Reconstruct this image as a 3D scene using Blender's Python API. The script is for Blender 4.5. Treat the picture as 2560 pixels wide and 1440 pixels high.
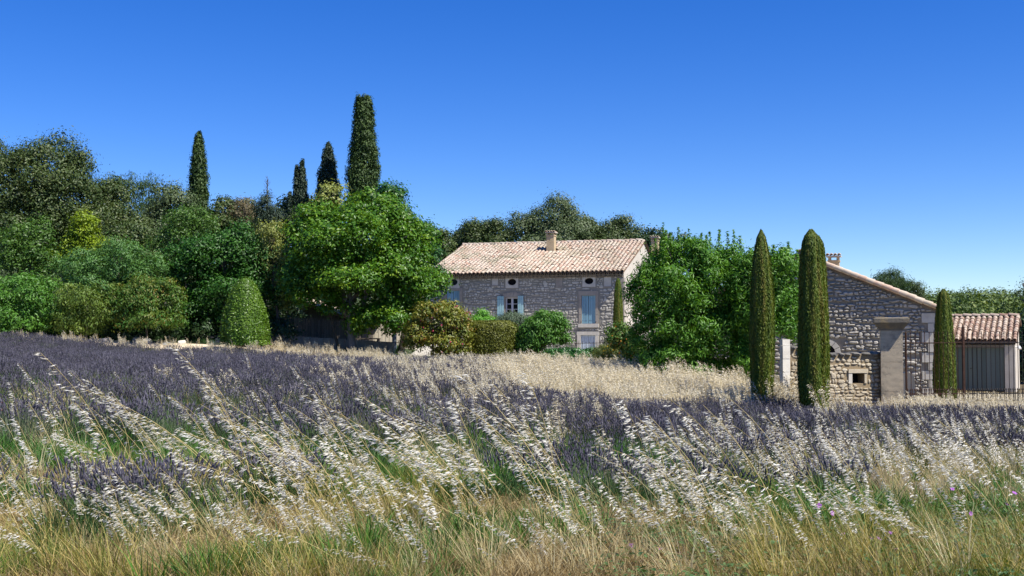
import bpy, math, random
import numpy as np
from mathutils import Matrix, Vector

R = math.radians
rng = np.random.default_rng(7)
random.seed(7)
scn = bpy.context.scene
for o in list(bpy.data.objects):
    bpy.data.objects.remove(o)
col = scn.collection

# ---------------------------------------------------------------- camera, sky, sun, exposure
F = 2560 * 40.0 / 36.0            # focal length in photo pixels
CAMZ = 1.6
TILT = math.atan(118.0 / F)
cam = bpy.data.objects.new("camera", bpy.data.cameras.new("camera"))
cam.data.lens = 40.0
cam.data.sensor_width = 36.0
cam.data.clip_end = 6000
cam.data.clip_start = 0.05
cam.location = (0, 0, CAMZ)
cam.rotation_euler = (R(90) + TILT, 0, 0)
col.objects.link(cam)
scn.camera = cam

SUN_ELEV = R(54)
SUN_AZ = R(123)                    # clockwise from +Y: from the right and a little behind the camera
SDIR = Vector((math.sin(SUN_AZ) * math.cos(SUN_ELEV), math.cos(SUN_AZ) * math.cos(SUN_ELEV), math.sin(SUN_ELEV)))
world = bpy.data.worlds.new("World")
scn.world = world
world.use_nodes = True
nt = world.node_tree
nt.nodes.clear()
sky = nt.nodes.new("ShaderNodeTexSky")
sky.sky_type = 'NISHITA'
sky.sun_disc = False
sky.sun_elevation = SUN_ELEV
sky.sun_rotation = SUN_AZ
sky.altitude = 1300
sky.air_density = 1.0
sky.dust_density = 0.0
sky.ozone_density = 5.0
hsv = nt.nodes.new("ShaderNodeHueSaturation")
hsv.inputs['Saturation'].default_value = 1.33
hsv.inputs['Hue'].default_value = 0.516
hsv.inputs['Value'].default_value = 1.0
bg = nt.nodes.new("ShaderNodeBackground")
bg.inputs['Strength'].default_value = 0.100
wo = nt.nodes.new("ShaderNodeOutputWorld")
nt.links.new(sky.outputs[0], hsv.inputs['Color'])
grade = nt.nodes.new("ShaderNodeMix")          # the deep southern blue of a dry summer noon
grade.data_type = 'RGBA'
grade.blend_type = 'MULTIPLY'
grade.inputs[0].default_value = 1.0
grade.inputs[7].default_value = (0.90, 0.93, 1.0, 1)
nt.links.new(hsv.outputs[0], grade.inputs[6])
nt.links.new(grade.outputs[2], bg.inputs['Color'])
nt.links.new(bg.outputs[0], wo.inputs['Surface'])

sl = bpy.data.lights.new("sun", 'SUN')
sl.energy = 5.0
sl.angle = R(0.5)
sl.color = (1.0, 0.95, 0.86)
so = bpy.data.objects.new("sun", sl)
so.rotation_euler = SDIR.to_track_quat('Z', 'Y').to_euler()
so.location = (30, -30, 60)
col.objects.link(so)
scn.view_settings.view_transform = 'Standard'
scn.view_settings.look = 'None'
scn.view_settings.gamma = 1.0
scn.view_settings.use_curve_mapping = False
scn.view_settings.exposure = 0.72
scn.cycles.max_bounces = 6
scn.cycles.diffuse_bounces = 3
scn.cycles.transmission_bounces = 3
scn.cycles.transparent_max_bounces = 4

# ---------------------------------------------------------------- photo geometry helpers
def ray(u, v):
    xc, zc = (u - 1280.0) / F, (720.0 - v) / F
    c, s = math.cos(TILT), math.sin(TILT)
    return np.array([xc, c - s * zc, s + c * zc])

def at(u, v, D):
    r = ray(u, v)
    return np.array([0, 0, CAMZ]) + r * (D / r[1])

def on_plane(u, v, p0, n):
    r = ray(u, v)
    o = np.array([0, 0, CAMZ])
    return o + r * (np.dot(np.asarray(p0) - o, n) / np.dot(r, n))

def project(P):
    P = np.atleast_2d(P)
    d = P - np.array([0, 0, CAMZ])
    c, s = math.cos(TILT), math.sin(TILT)
    yc = d[:, 1] * c + d[:, 2] * s
    zc = -d[:, 1] * s + d[:, 2] * c
    return np.stack([1280 + d[:, 0] / yc * F, 720 - zc / yc * F], 1)

# ---------------------------------------------------------------- terrain height
_tp = np.array([
    (0, 7.5, 0.0), (-4, 7.5, 0.05), (4, 7.5, -.02), (0, 3, 0.0), (0, -30, 0), (-40, 0, .6), (40, 0, -.6),
    (12, 36, -.95), (8.5, 34, -.92), (21.5, 52, -1.1), (16, 52, -1.05), (27, 40, -1.3), (8, 20, -.68), (3, 20, -.5), (0, 20, -.28), (4, 30, -.78), (9, 30, -.92), (0, 31, -.38), (2.5, 34, -.72), (-4, 31, .05), (2.5, 13, -.2), (-5, 16, .12),
    (4.5, 74, .22), (8, 50, -.62), (4.5, 45, -.58), (9, 42, -.78), (4.5, 60, -.1), (0, 57, -.02), (-6.9, 67, .6), (-14.3, 61.5, .95), (-25, 61, 1.3), (-25, 56, 1.0), (-17, 56, .48), (-10.5, 56, .18), (-3.6, 56, -.22), (.3, 46, -.02), (-11, 30, .32),
    (-40, 60, 2.0), (-25, 95, 2.3), (10, 100, 1.0), (40, 70, -1.2), (60, 120, -.6), (0, 160, 2.0), (-80, 160, 4.0), (120, 260, 0.5),
    (-200, 300, 6), (200, 300, 0), (0, 420, 5), (-300, 0, 3), (300, 0, -3), (0, -300, 0), (-300, -300, 1), (300, -300, -1)], float)
def _phi(r2):
    return np.where(r2 > 0, 0.5 * r2 * np.log(np.maximum(r2, 1e-9)), 0)
def _fit():
    n = len(_tp)
    xy = _tp[:, :2] / 100
    A = np.zeros((n + 3, n + 3))
    A[:n, :n] = _phi(((xy[:, None] - xy[None]) ** 2).sum(-1)) + np.eye(n) * 1e-5
    A[:n, n] = 1; A[:n, n + 1:] = xy
    A[n, :n] = 1; A[n + 1:, :n] = xy.T
    return np.linalg.solve(A, np.concatenate([_tp[:, 2], np.zeros(3)]))
_w = _fit()
def tz(X, Y):
    X = np.asarray(X, float); Y = np.asarray(Y, float)
    sh = X.shape
    Xc = np.clip(X.ravel(), -300, 300); Yc = np.clip(Y.ravel(), -300, 420)
    q = np.stack([Xc, Yc], 1) / 100
    xy = _tp[:, :2] / 100
    out = np.empty(len(q))
    for k in range(0, len(q), 20000):
        qq = q[k:k + 20000]
        out[k:k + 20000] = _phi(((qq[:, None] - xy[None]) ** 2).sum(-1)) @ _w[:-3] + _w[-3] + qq @ _w[-2:]
    def bump(cx, cy, sx, sy, a):
        return a * np.exp(-(((X.ravel() - cx) / sx) ** 2 + ((Y.ravel() - cy) / sy) ** 2))
    out = out + bump(-75, 165, 55, 45, 9.5) + bump(130, 300, 70, 75, 5.0) + bump(-10, 230, 60, 60, 7) + bump(230, 330, 80, 90, 4)
    return out.reshape(sh)
def gz(x, y):
    return float(tz(np.array([x]), np.array([y]))[0])

# ---------------------------------------------------------------- mesh helpers
class MB:
    """collects pieces of ONE mesh"""
    def __init__(s):
        s.v = []; s.f = []; s.m = []; s.t = []; s.n = 0
    def add(s, verts, faces, mi=0, tint=0.5):
        verts = np.asarray(verts, float).reshape(-1, 3)
        s.v.append(verts)
        s.t.append(np.full(len(verts), tint) if np.isscalar(tint) else np.asarray(tint, float))
        for f in faces:
            s.f.append(tuple(int(i) + s.n for i in f)); s.m.append(mi)
        s.n += len(verts)
        return s
    def box(s, c, ax, ay, az, mi=0, tint=0.5):
        """c centre; ax, ay, az half-extent vectors"""
        c, ax, ay, az = (np.asarray(q, float) for q in (c, ax, ay, az))
        vs = [c + i * ax + j * ay + k * az for k in (-1, 1) for j in (-1, 1) for i in (-1, 1)]
        fs = [(0, 2, 3, 1), (4, 5, 7, 6), (0, 1, 5, 4), (2, 6, 7, 3), (0, 4, 6, 2), (1, 3, 7, 5)]
        if np.dot(np.cross(ax, ay), az) < 0:
            fs = [f[::-1] for f in fs]
        return s.add(vs, fs, mi, tint)
    def tube(s, pts, rad, n=6, mi=0, tint=0.5, cap=True):
        pts = np.asarray(pts, float)
        rad = np.full(len(pts), rad) if np.isscalar(rad) else np.asarray(rad, float)
        d = np.gradient(pts, axis=0)
        d /= np.linalg.norm(d, axis=1)[:, None] + 1e-9
        ref = np.array([1., 0, 0]) if abs(d[0][0]) < .8 else np.array([0, 1., 0])
        vs = []
        for p, t, r in zip(pts, d, rad):
            a = np.cross(t, ref); a /= np.linalg.norm(a) + 1e-9
            b = np.cross(t, a)
            for k in range(n):
                th = 2 * math.pi * k / n
                vs.append(p + r * (math.cos(th) * a + math.sin(th) * b))
        fs = []
        for i in range(len(pts) - 1):
            for k in range(n):
                k2 = (k + 1) % n
                fs.append((i * n + k, i * n + k2, (i + 1) * n + k2, (i + 1) * n + k))
        if cap:
            fs.append(tuple(range(n))[::-1]); fs.append(tuple((len(pts) - 1) * n + k for k in range(n)))
        return s.add(vs, fs, mi, tint)
    def mesh(s, name, mats, smooth=False):
        me = bpy.data.meshes.new(name)
        v = np.concatenate(s.v) if s.v else np.zeros((0, 3))
        me.from_pydata(v.tolist(), [], s.f)
        for m in (mats if isinstance(mats, (list, tuple)) else [mats]):
            me.materials.append(m)
        if s.f:
            me.polygons.foreach_set('material_index', np.array(s.m, dtype=np.int32))
            if smooth:
                me.polygons.foreach_set('use_smooth', np.ones(len(s.f), dtype=bool))
            a = me.attributes.new('tint', 'FLOAT', 'POINT')
            a.data.foreach_set('value', np.concatenate(s.t).astype(np.float32))
        me.update()
        return me

def mesh_np(name, verts, faces, tint, mats, smooth=False, mi=None):
    me = bpy.data.meshes.new(name)
    n, k = len(verts), faces.shape[1]
    me.vertices.add(n)
    me.vertices.foreach_set('co', np.ascontiguousarray(verts, dtype=np.float32).ravel())
    me.loops.add(faces.size)
    me.loops.foreach_set('vertex_index', np.ascontiguousarray(faces, dtype=np.int32).ravel())
    me.polygons.add(len(faces))
    me.polygons.foreach_set('loop_start', np.arange(0, faces.size, k, dtype=np.int32))
    if mi is not None:
        me.polygons.foreach_set('material_index', np.asarray(mi, dtype=np.int32))
    if smooth:
        me.polygons.foreach_set('use_smooth', np.ones(len(faces), dtype=bool))
    for m in (mats if isinstance(mats, (list, tuple)) else [mats]):
        me.materials.append(m)
    a = me.attributes.new('tint', 'FLOAT', 'POINT')
    a.data.foreach_set('value', np.ascontiguousarray(tint, dtype=np.float32))
    me.update(calc_edges=True)
    me.validate()
    return me

def link(name, me, parent=None, kind=None):
    o = bpy.data.objects.new(name, me)
    col.objects.link(o)
    if parent is not None:
        o.parent = parent
        if parent.type == 'EMPTY':
            o.matrix_parent_inverse = Matrix.Translation(-Vector(parent.location))
    if kind:
        o['kind'] = kind
    return o

def tag(o, label, cat, group=None):
    o['label'] = label; o['category'] = cat
    if group: o['group'] = group
    return o

def thing(name, label, cat, loc, group=None):
    o = bpy.data.objects.new(name, None)
    o.empty_display_size = 0.3
    o.location = tuple(float(q) for q in loc)
    col.objects.link(o)
    return tag(o, label, cat, group)

# ---------------------------------------------------------------- materials
def _ramp(nt, cols, fac, interp='LINEAR'):
    r = nt.nodes.new('ShaderNodeValToRGB')
    r.color_ramp.interpolation = interp
    el = r.color_ramp.elements
    while len(el) > 1: el.remove(el[-1])
    for i, c in enumerate(cols):
        p = i / max(1, len(cols) - 1)
        e = el[0] if i == 0 else el.new(p)
        e.position = p; e.color = (*c, 1)
    nt.links.new(fac, r.inputs['Fac'])
    return r.outputs['Color']

def _base(name):
    m = bpy.data.materials.new(name); m.use_nodes = True
    nt = m.node_tree
    return m, nt, nt.nodes['Principled BSDF']

def _math(nt, op, a, b=None):
    n = nt.nodes.new('ShaderNodeMath'); n.operation = op
    for i, q in enumerate((a, b)):
        if q is None: continue
        if isinstance(q, (int, float)): n.inputs[i].default_value = q
        else: nt.links.new(q, n.inputs[i])
    return n.outputs[0]

def _noise(nt, scale, detail=4, rough=.6, stretch=None, world=True):
    n = nt.nodes.new('ShaderNodeTexNoise')
    n.inputs['Scale'].default_value = scale
    n.inputs['Detail'].default_value = detail
    n.inputs['Roughness'].default_value = rough
    g = nt.nodes.new('ShaderNodeNewGeometry') if world else nt.nodes.new('ShaderNodeTexCoord')
    src = g.outputs['Position'] if world else g.outputs['Object']
    if stretch:
        mp = nt.nodes.new('ShaderNodeMapping'); mp.inputs['Scale'].default_value = stretch
        nt.links.new(src, mp.inputs['Vector']); src = mp.outputs[0]
    nt.links.new(src, n.inputs['Vector'])
    return n.outputs['Fac']

def surf(name, cols, scale=3.0, rough=.85, bump=.3, bscale=None, pick=False, stretch=None, spec=.25, metal=0.0, blotch=None, bdist=.02):
    """weathered surface: noise through a colour ramp; pick=True adds a random shade for every piece;
    blotch=(colour, scale, lo, hi) lays a patchy second colour (lichen, stain, rust) on top"""
    m, nt, b = _base(name)
    n = _noise(nt, scale, 5, .65, stretch)
    fac = _math(nt, 'ADD', _math(nt, 'MULTIPLY', _math(nt, 'SUBTRACT', n, .5), 1.6), .5)
    if pick:
        at_ = nt.nodes.new('ShaderNodeAttribute'); at_.attribute_name = 'tint'
        oi = nt.nodes.new('ShaderNodeObjectInfo')
        rnd = _math(nt, 'FRACT', _math(nt, 'ADD', at_.outputs['Fac'], oi.outputs['Random']))
        fac = _math(nt, 'ADD', _math(nt, 'MULTIPLY', fac, .4), _math(nt, 'MULTIPLY', rnd, .62))
    c = _ramp(nt, cols, fac)
    if blotch:
        bc, bs, lo, hi = blotch
        n2 = _noise(nt, bs, 6, .7)
        mr = nt.nodes.new('ShaderNodeMapRange')
        mr.inputs['From Min'].default_value = lo; mr.inputs['From Max'].default_value = hi
        nt.links.new(n2, mr.inputs['Value'])
        mx = nt.nodes.new('ShaderNodeMix'); mx.data_type = 'RGBA'
        nt.links.new(mr.outputs[0], mx.inputs[0]); nt.links.new(c, mx.inputs[6])
        mx.inputs[7].default_value = (*bc, 1)
        c = mx.outputs[2]
    nt.links.new(c, b.inputs['Base Color'])
    b.inputs['Roughness'].default_value = rough
    b.inputs['Specular IOR Level'].default_value = spec
    b.inputs['Metallic'].default_value = metal
    if bump:
        bn = nt.nodes.new('ShaderNodeBump')
        bn.inputs['Strength'].default_value = bump; bn.inputs['Distance'].default_value = bdist
        nt.links.new(_noise(nt, bscale or scale * 5, 6, .7, stretch), bn.inputs['Height'])
        nt.links.new(bn.outputs[0], b.inputs['Normal'])
    return m

def leaf(name, cols, trans=.3, rough=.45, spec=.35, tcol=None, vary=0.0):
    """foliage: every leaf takes its shade from its own 'tint' value"""
    m, nt, b = _base(name)
    a = nt.nodes.new('ShaderNodeAttribute'); a.attribute_name = 'tint'
    fac = a.outputs['Fac']
    if vary:                      # every scattered plant also differs as a whole
        oi = nt.nodes.new('ShaderNodeObjectInfo')
        fac = _math(nt, 'ADD', fac, _math(nt, 'MULTIPLY', _math(nt, 'SUBTRACT', oi.outputs['Random'], .5), vary))
    c = _ramp(nt, cols, fac)
    nt.links.new(c, b.inputs['Base Color'])
    b.inputs['Roughness'].default_value = rough
    b.inputs['Specular IOR Level'].default_value = spec
    if trans > 0:
        t = nt.nodes.new('ShaderNodeBsdfTranslucent')
        mx = nt.nodes.new('ShaderNodeMix'); mx.data_type = 'RGBA'; mx.blend_type = 'MULTIPLY'
        mx.inputs[0].default_value = 1.0
        mx.inputs[7].default_value = (*(tcol or (1.5, 1.35, .5)), 1)
        nt.links.new(c, mx.inputs[6]); nt.links.new(mx.outputs[2], t.inputs['Color'])
        ms = nt.nodes.new('ShaderNodeMixShader'); ms.inputs[0].default_value = trans
        out = nt.nodes['Material Output']
        nt.links.new(b.outputs[0], ms.inputs[1]); nt.links.new(t.outputs[0], ms.inputs[2])
        nt.links.new(ms.outputs[0], out.inputs['Surface'])
    return m

def flat(name, c, rough=.6, spec=.3, metal=0):
    m, nt, b = _base(name)
    b.inputs['Base Color'].default_value = (*c, 1)
    b.inputs['Roughness'].default_value = rough
    b.inputs['Specular IOR Level'].default_value = spec
    b.inputs['Metallic'].default_value = metal
    return m

M = {}
M['earth'] = surf('dry_earth', [(.06, .047, .025), (.11, .085, .045), (.19, .15, .085)], .9, .95, .5, 9)
def _green_far():
    # away from the field the ground is overgrown: 'tint' carries where
    nt = M['earth'].node_tree; b = nt.nodes['Principled BSDF']; src = b.inputs['Base Color'].links[0].from_socket
    a = nt.nodes.new('ShaderNodeAttribute'); a.attribute_name = 'tint'
    g = _ramp(nt, [(.02, .03, .01), (.04, .06, .02), (.07, .085, .03)], _noise(nt, .35, 6, .7))
    mx = nt.nodes.new('ShaderNodeMix'); mx.data_type = 'RGBA'
    nt.links.new(a.outputs['Fac'], mx.inputs[0]); nt.links.new(src, mx.inputs[6]); nt.links.new(g, mx.inputs[7]); nt.links.new(mx.outputs[2], b.inputs['Base Color'])
_green_far()
M['bounce_sheet'] = surf('bounce_gravel', [(.32, .295, .245), (.42, .39, .33), (.52, .485, .415)], 6, .95, .6, 40)  # pale ground colour of the added bounce sheet
M['yard_earth'] = surf('yard_earth', [(.22, .19, .13), (.31, .27, .19), (.40, .35, .26)], 3, .95, .6, 30)
M['path'] = surf('pale_path', [(.42, .34, .23), (.58, .48, .34), (.68, .58, .44)], 1.2, .95, .3)
M['stone'] = surf('house_stone', [(.26, .24, .20), (.38, .355, .30), (.49, .46, .395), (.58, .55, .48)], 4, .9, .5, 26, pick=True)
M['mortar'] = surf('house_mortar', [(.19, .175, .145), (.25, .232, .195), (.31, .288, .245)], 2.2, .95, .5, 30)
M['render'] = surf('gable_render', [(.42, .37, .30), (.54, .48, .40), (.62, .56, .48)], 1.3, .95, .35, 14)
M['dressed'] = surf('dressed_stone', [(.24, .205, .17), (.32, .28, .235), (.38, .335, .28)], 3, .9, .35, 22)
M['pale_dressed'] = surf('pale_dressed_stone', [(.42, .38, .32), (.52, .48, .41), (.60, .56, .49)], 3, .9, .3, 22)
M['barn_stone'] = surf('barn_stone', [(.245, .225, .19), (.34, .315, .27), (.45, .415, .36), (.53, .49, .425)], 5, .92, .7, 22, pick=True,
                       blotch=((.30, .22, .11), .8, .64, .78))
M['barn_mortar'] = surf('barn_mortar', [(.19, .17, .14), (.25, .225, .19), (.30, .275, .235)], 2.5, .95, .6, 20)
M['yard_stone'] = surf('yard_wall_stone', [(.26, .215, .15), (.38, .32, .225), (.48, .41, .295), (.56, .50, .385)], 5, .92, .6, 24, pick=True)
M['yard_mortar'] = surf('yard_wall_mortar', [(.22, .165, .095), (.29, .225, .14)], 3, .95, .6, 20)
M['coping'] = surf('weathered_coping', [(.10, .095, .085), (.17, .16, .14), (.27, .25, .21)], 3, .95, .6, 20, pick=True)
M['pillar'] = surf('pillar_stone', [(.30, .25, .185), (.46, .38, .265), (.60, .49, .33)], 2.6, .9, .5, 16, stretch=(1.0, 1.0, 3.2),
                   blotch=((.13, .12, .10), 1.8, .54, .72))
M['capital'] = surf('weathered_capital', [(.10, .092, .08), (.19, .165, .125), (.34, .25, .12)], 3.2, .92, .6, 18)
M['white_stone'] = surf('pale_pilaster_stone', [(.55, .50, .42), (.68, .64, .56), (.74, .71, .64)], 3, .9, .3, 20)
M['tile'] = surf('clay_tile', [(.32, .20, .145), (.46, .30, .22), (.49, .40, .31), (.56, .48, .385), (.50, .37, .29), (.63, .56, .47)], 6, .88, .35, 30, pick=True,
                 blotch=((.27, .255, .17), .6, .46, .70))
M['shed_tile'] = surf('shed_clay_tile', [(.22, .13, .095), (.31, .20, .15), (.40, .31, .24), (.46, .38, .30), (.32, .19, .14)], 8, .88, .35, 30, pick=True)
M['tile_under'] = surf('under_tile', [(.13, .085, .055), (.2, .13, .09), (.27, .2, .14)], 4, .95, .4, 20)
M['genoise'] = surf('eave_tile', [(.20, .17, .14), (.28, .23, .18), (.33, .28, .22)], 5, .95, .4, 20, pick=True)
M['chimney'] = surf('chimney_render', [(.40, .30, .17), (.48, .37, .22), (.54, .43, .28)], 2.4, .95, .35, 18)
M['blue'] = surf('blue_shutter', [(.16, .29, .36), (.21, .37, .45), (.28, .44, .51)], 3, .65, .25, 14, pick=True, stretch=(6, 6, .5))
M['aqua'] = surf('pale_aqua_shutter', [(.25, .42, .44), (.31, .49, .51), (.38, .55, .56)], 3, .65, .25, 14, pick=True, stretch=(6, 6, .5))
M['palegrey'] = surf('pale_blue_door', [(.36, .43, .50), (.44, .51, .58), (.50, .57, .63)], 3, .65, .25, 14, pick=True, stretch=(6, 6, .5))
M['frame'] = surf('window_frame_paint', [(.42, .42, .45), (.52, .52, .55)], 4, .6, .15, 20)
M['glass'] = flat('window_glass', (.012, .014, .016), .06, .6)
M['dark'] = flat('interior_shade', (.010, .010, .010), .9, .1)  # flat near-black, stands in for the unlit space behind openings and gaps
M['iron'] = surf('dark_iron', [(.018, .016, .015), (.035, .03, .028)], 8, .6, .3, 40, metal=.3)
M['rust'] = surf('rusty_iron', [(.025, .014, .010), (.05, .025, .017), (.08, .038, .024)], 7, .8, .4, 40, spec=.2)
M['sheddoor'] = surf('grey_green_plank', [(.095, .125, .11), (.135, .165, .15), (.18, .21, .19)], 2.5, .7, .25, 12, pick=True, stretch=(6, 6, .35))
M['wood'] = surf('grey_wood', [(.11, .09, .07), (.19, .16, .13), (.28, .24, .2)], 4, .9, .4, 18, pick=True, stretch=(6, 6, .6))
M['bark'] = surf('bark', [(.05, .042, .035), (.10, .085, .07), (.16, .14, .12)], 5, .95, .7, 22, stretch=(3, 3, .7))
M['palebark'] = surf('pale_bark', [(.10, .09, .08), (.18, .165, .15), (.26, .24, .22)], 5, .95, .6, 22, stretch=(3, 3, .7))
M['cream'] = surf('cream_wall_render', [(.58, .50, .38), (.68, .60, .47), (.74, .67, .55)], 2, .95, .3, 14)
# ---------------------------------------------------------------- ground
def make_ground():
    def axis(lo, hi, n, c, k):
        a = np.sinh(np.linspace(math.asinh((lo - c) / k), math.asinh((hi - c) / k), n)) * k + c
        return a
    xs = axis(-2500, 2500, 190, 0, 14); ys = axis(-400, 3200, 230, 20, 16)
    X, Y = np.meshgrid(xs, ys)
    Z = tz(X, Y)
    near = np.exp(-((X / 60) ** 2 + ((Y - 20) / 60) ** 2))
    Z = Z + near * .035 * (np.sin(X * 2.1 + Y * .7) * np.sin(Y * 1.7 - X * .4) + .6 * np.sin(X * 4.3 - Y * 3.1))
    n, m = X.shape
    idx = np.arange(n * m).reshape(n, m)
    fc = np.stack([idx[:-1, :-1], idx[:-1, 1:], idx[1:, 1:], idx[1:, :-1]], -1).reshape(-1, 4)
    me = mesh_np('ground', np.stack([X, Y, Z], -1).reshape(-1, 3), fc, np.clip((Y - 62 - 6 * np.sin(X * .1)) / 6, 0, 1).ravel(), M['earth'], smooth=True)
    return link('ground', me, kind='structure')
make_ground()
def bounce_sheet(name, poly_x0, poly_x1, y0, y1, mat='bounce_sheet', n=16):
    xs = np.linspace(0, 1, n); v = []; f = []
    for j in range(n):
        for i in range(n):
            y = y0 + (y1 - y0) * j / (n - 1); a, b = poly_x0(y), poly_x1(y); x = a + (b - a) * i / (n - 1)
            v.append((x, y, gz(x, y) + .05))
    for j in range(n - 1):
        for i in range(n - 1): f.append((j * n + i, j * n + i + 1, (j + 1) * n + i + 1, (j + 1) * n + i))
    link(name, MB().add(v, f).mesh(name, M[mat], True), None, 'structure')
bounce_sheet('bounce_court', lambda y: -5.8, lambda y: 12, 64.5, 81)  # added pale sheet that throws warm bounce light onto the house front
bounce_sheet('bounce_yard', lambda y: 5.5 + (y - 38) * .1, lambda y: 27, 38.2, 52.5, 'yard_earth')  # added sheet, bounces light up onto the barn wall

class Frame:
    """a wall plane: U runs to the right along the wall, Z up, N out of the wall"""
    def __init__(s, p0, theta):
        s.p0 = np.array([p0[0], p0[1], 0.0])
        s.U = np.array([math.cos(theta), -math.sin(theta), 0]); s.N = np.array([-math.sin(theta), -math.cos(theta), 0])
        s.Z = np.array([0, 0, 1.0])
    def pt(s, u, z, d=0.0):
        return s.p0 + u * s.U + z * s.Z + d * s.N
    def uz(s, px, py, d=0.0):
        P = on_plane(px, py, s.p0 + d * s.N, s.N) - s.p0
        return float(P @ s.U), float(P[2])
    def rect(s, x0, y0, x1, y1, d=0.0):
        u0, z1 = s.uz(x0, y0, d); u1, z0 = s.uz(x1, y1, d)
        return [u0, z0, u1, z1]
    def box(s, mb, u0, z0, u1, z1, d0, d1, mi=0, tint=.5):
        c = s.pt((u0 + u1) / 2, (z0 + z1) / 2, (d0 + d1) / 2)
        return mb.box(c, s.U * (u1 - u0) / 2, s.Z * (z1 - z0) / 2, s.N * (d1 - d0) / 2, mi, tint)
    def mat(s, u, z, d, su, sz, sd, rot=0.0):
        c, n = math.cos(rot), math.sin(rot)
        a = (s.U * c + s.Z * n) * su; b = (-s.U * n + s.Z * c) * sz; e = s.N * sd; p = s.pt(u, z, d)
        return Matrix(((a[0], b[0], e[0], p[0]), (a[1], b[1], e[1], p[1]), (a[2], b[2], e[2], p[2]), (0, 0, 0, 1)))

def holed_wall(mb, fr, u0, u1, z0, z1, holes, reveal=.25, mi=0):
    us = sorted({u0, u1, *[h[0] for h in holes], *[h[2] for h in holes]})
    zs = sorted({z0, z1, *[h[1] for h in holes], *[h[3] for h in holes]})
    for a, b in zip(us[:-1], us[1:]):
        for c, d in zip(zs[:-1], zs[1:]):
            mu, mz = (a + b) / 2, (c + d) / 2
            if any(h[0] < mu < h[2] and h[1] < mz < h[3] for h in holes): continue
            mb.add([fr.pt(a, c), fr.pt(b, c), fr.pt(b, d), fr.pt(a, d)], [(0, 1, 2, 3)], mi)
    for h in holes:
        q = [(h[0], h[1]), (h[2], h[1]), (h[2], h[3]), (h[0], h[3])]
        for (a, c), (b, d) in zip(q, q[1:] + q[:1]):
            mb.add([fr.pt(a, c), fr.pt(a, c, -reveal), fr.pt(b, d, -reveal), fr.pt(b, d)], [(0, 1, 2, 3)], mi)

# ---------------------------------------------------------------- stones
def stone_variants(name, mat, k=12, rough=.1):
    out = []
    r = np.random.default_rng(11)
    for i in range(k):
        n = 9
        th = np.linspace(0, 2 * np.pi, n, endpoint=False) + r.uniform(-.2, .2, n) + .3
        p = 3.0 + r.uniform(-.6, 1.5)
        c, s = np.cos(th), np.sin(th)
        rad = .5 / (np.abs(c) ** p + np.abs(s) ** p) ** (1 / p) * r.uniform(1 - rough * 1.6, 1.02, n)
        ring = np.stack([rad * c, rad * s], 1)
        tx, ty = r.uniform(-.25, .25, 2)
        v = []
        for z, sc in ((-.6, 1.0), (.55, .98), (.95, .74)):
            q = ring * sc + (r.uniform(-.025, .025, ring.shape) if z > .5 else 0)
            zz = z + (tx * q[:, 0] + ty * q[:, 1]) * (z > 0) + (r.uniform(-.07, .07, n) if z > .9 else 0)
            v.append(np.column_stack([q, np.broadcast_to(zz, n)]))
        v.append(np.array([[r.uniform(-.1, .1), r.uniform(-.1, .1), 1.05 + r.uniform(-.05, .1)]]))
        v = np.concatenate(v)
        f = []
        for a in range(2):
            for q in range(n):
                q2 = (q + 1) % n
                f.append((a * n + q, a * n + q2, (a + 1) * n + q2, (a + 1) * n + q))
        for q in range(n):
            f.append((2 * n + q, 2 * n + (q + 1) % n, 3 * n))
        me = bpy.data.meshes.new(name); me.from_pydata(v.tolist(), [], f); me.materials.append(mat)
        out.append((me, v, f))
    return out

def courses(u0, u1, z0, z1, hm, wm, gap, inside, rects, r, wob=.35, big=.06):
    out = []; z = z0
    while z < z1:
        h = hm * r.uniform(.62, 1.5)
        u = u0 + r.uniform(-wm, 0); ph = r.uniform(0, 6.28)
        while u < u1:
            w = wm * float(np.clip(np.exp(r.normal(0, .38)), .45, 2.3))
            hh = h * r.uniform(.66, 1.08) * (1.5 if r.random() < big else 1)
            for ww, cu in ((w, u + w / 2), (w * .5, u + w * .25), (w * .5, u + w * .75)):
                cz = z + h / 2 + wob * hm * .5 * (math.sin(cu * 1.3 + ph) + .7 * math.sin(cu * 3.7 + 2 * ph)) + r.normal(0, .12) * hm
                hw, hz = (ww - gap) / 2, (hh - gap) / 2
                if hw < .03: continue
                box = (cu - hw, cz - hz, cu + hw, cz + hz)
                if not all(inside(a, b) for a in (box[0], box[2]) for b in (box[1], box[3])): continue
                if any(box[0] < q[2] and box[2] > q[0] and box[1] < q[3] and box[3] > q[1] for q in rects): continue
                out.append((cu, cz, 2 * hw, 2 * hz, r.normal(0, .065)))
                if ww == w: break
            u += w
        z += h
    return out

def place_stones(parent, fr, lst, variants, mat, depth, vis, limit=300, name='stone', r=rng):
    pr = project(np.array([fr.pt(a[0], a[1]) for a in lst]))
    sc = [(a[2] * a[3]) * (1 if vis(p[0], p[1]) else 1e-3) for a, p in zip(lst, pr)]
    order = np.argsort(sc)[::-1]
    rest = MB()
    for k, i in enumerate(order):
        u, z, w, h, rot = lst[i]
        me, v, f = variants[int(r.integers(len(variants)))]
        mtx = fr.mat(u, z, 0, w, h, depth * r.uniform(.55, 1.25), rot)
        if k < limit:
            o = link(name, me, parent)
            o.matrix_basis = mtx
        else:
            a = np.array(mtx)
            rest.add(v @ a[:3, :3].T + a[:3, 3], f, 0, float(r.random()))
    if rest.n:
        link('small_stones', rest.mesh('small_stones', mat), parent, 'stuff')

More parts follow.
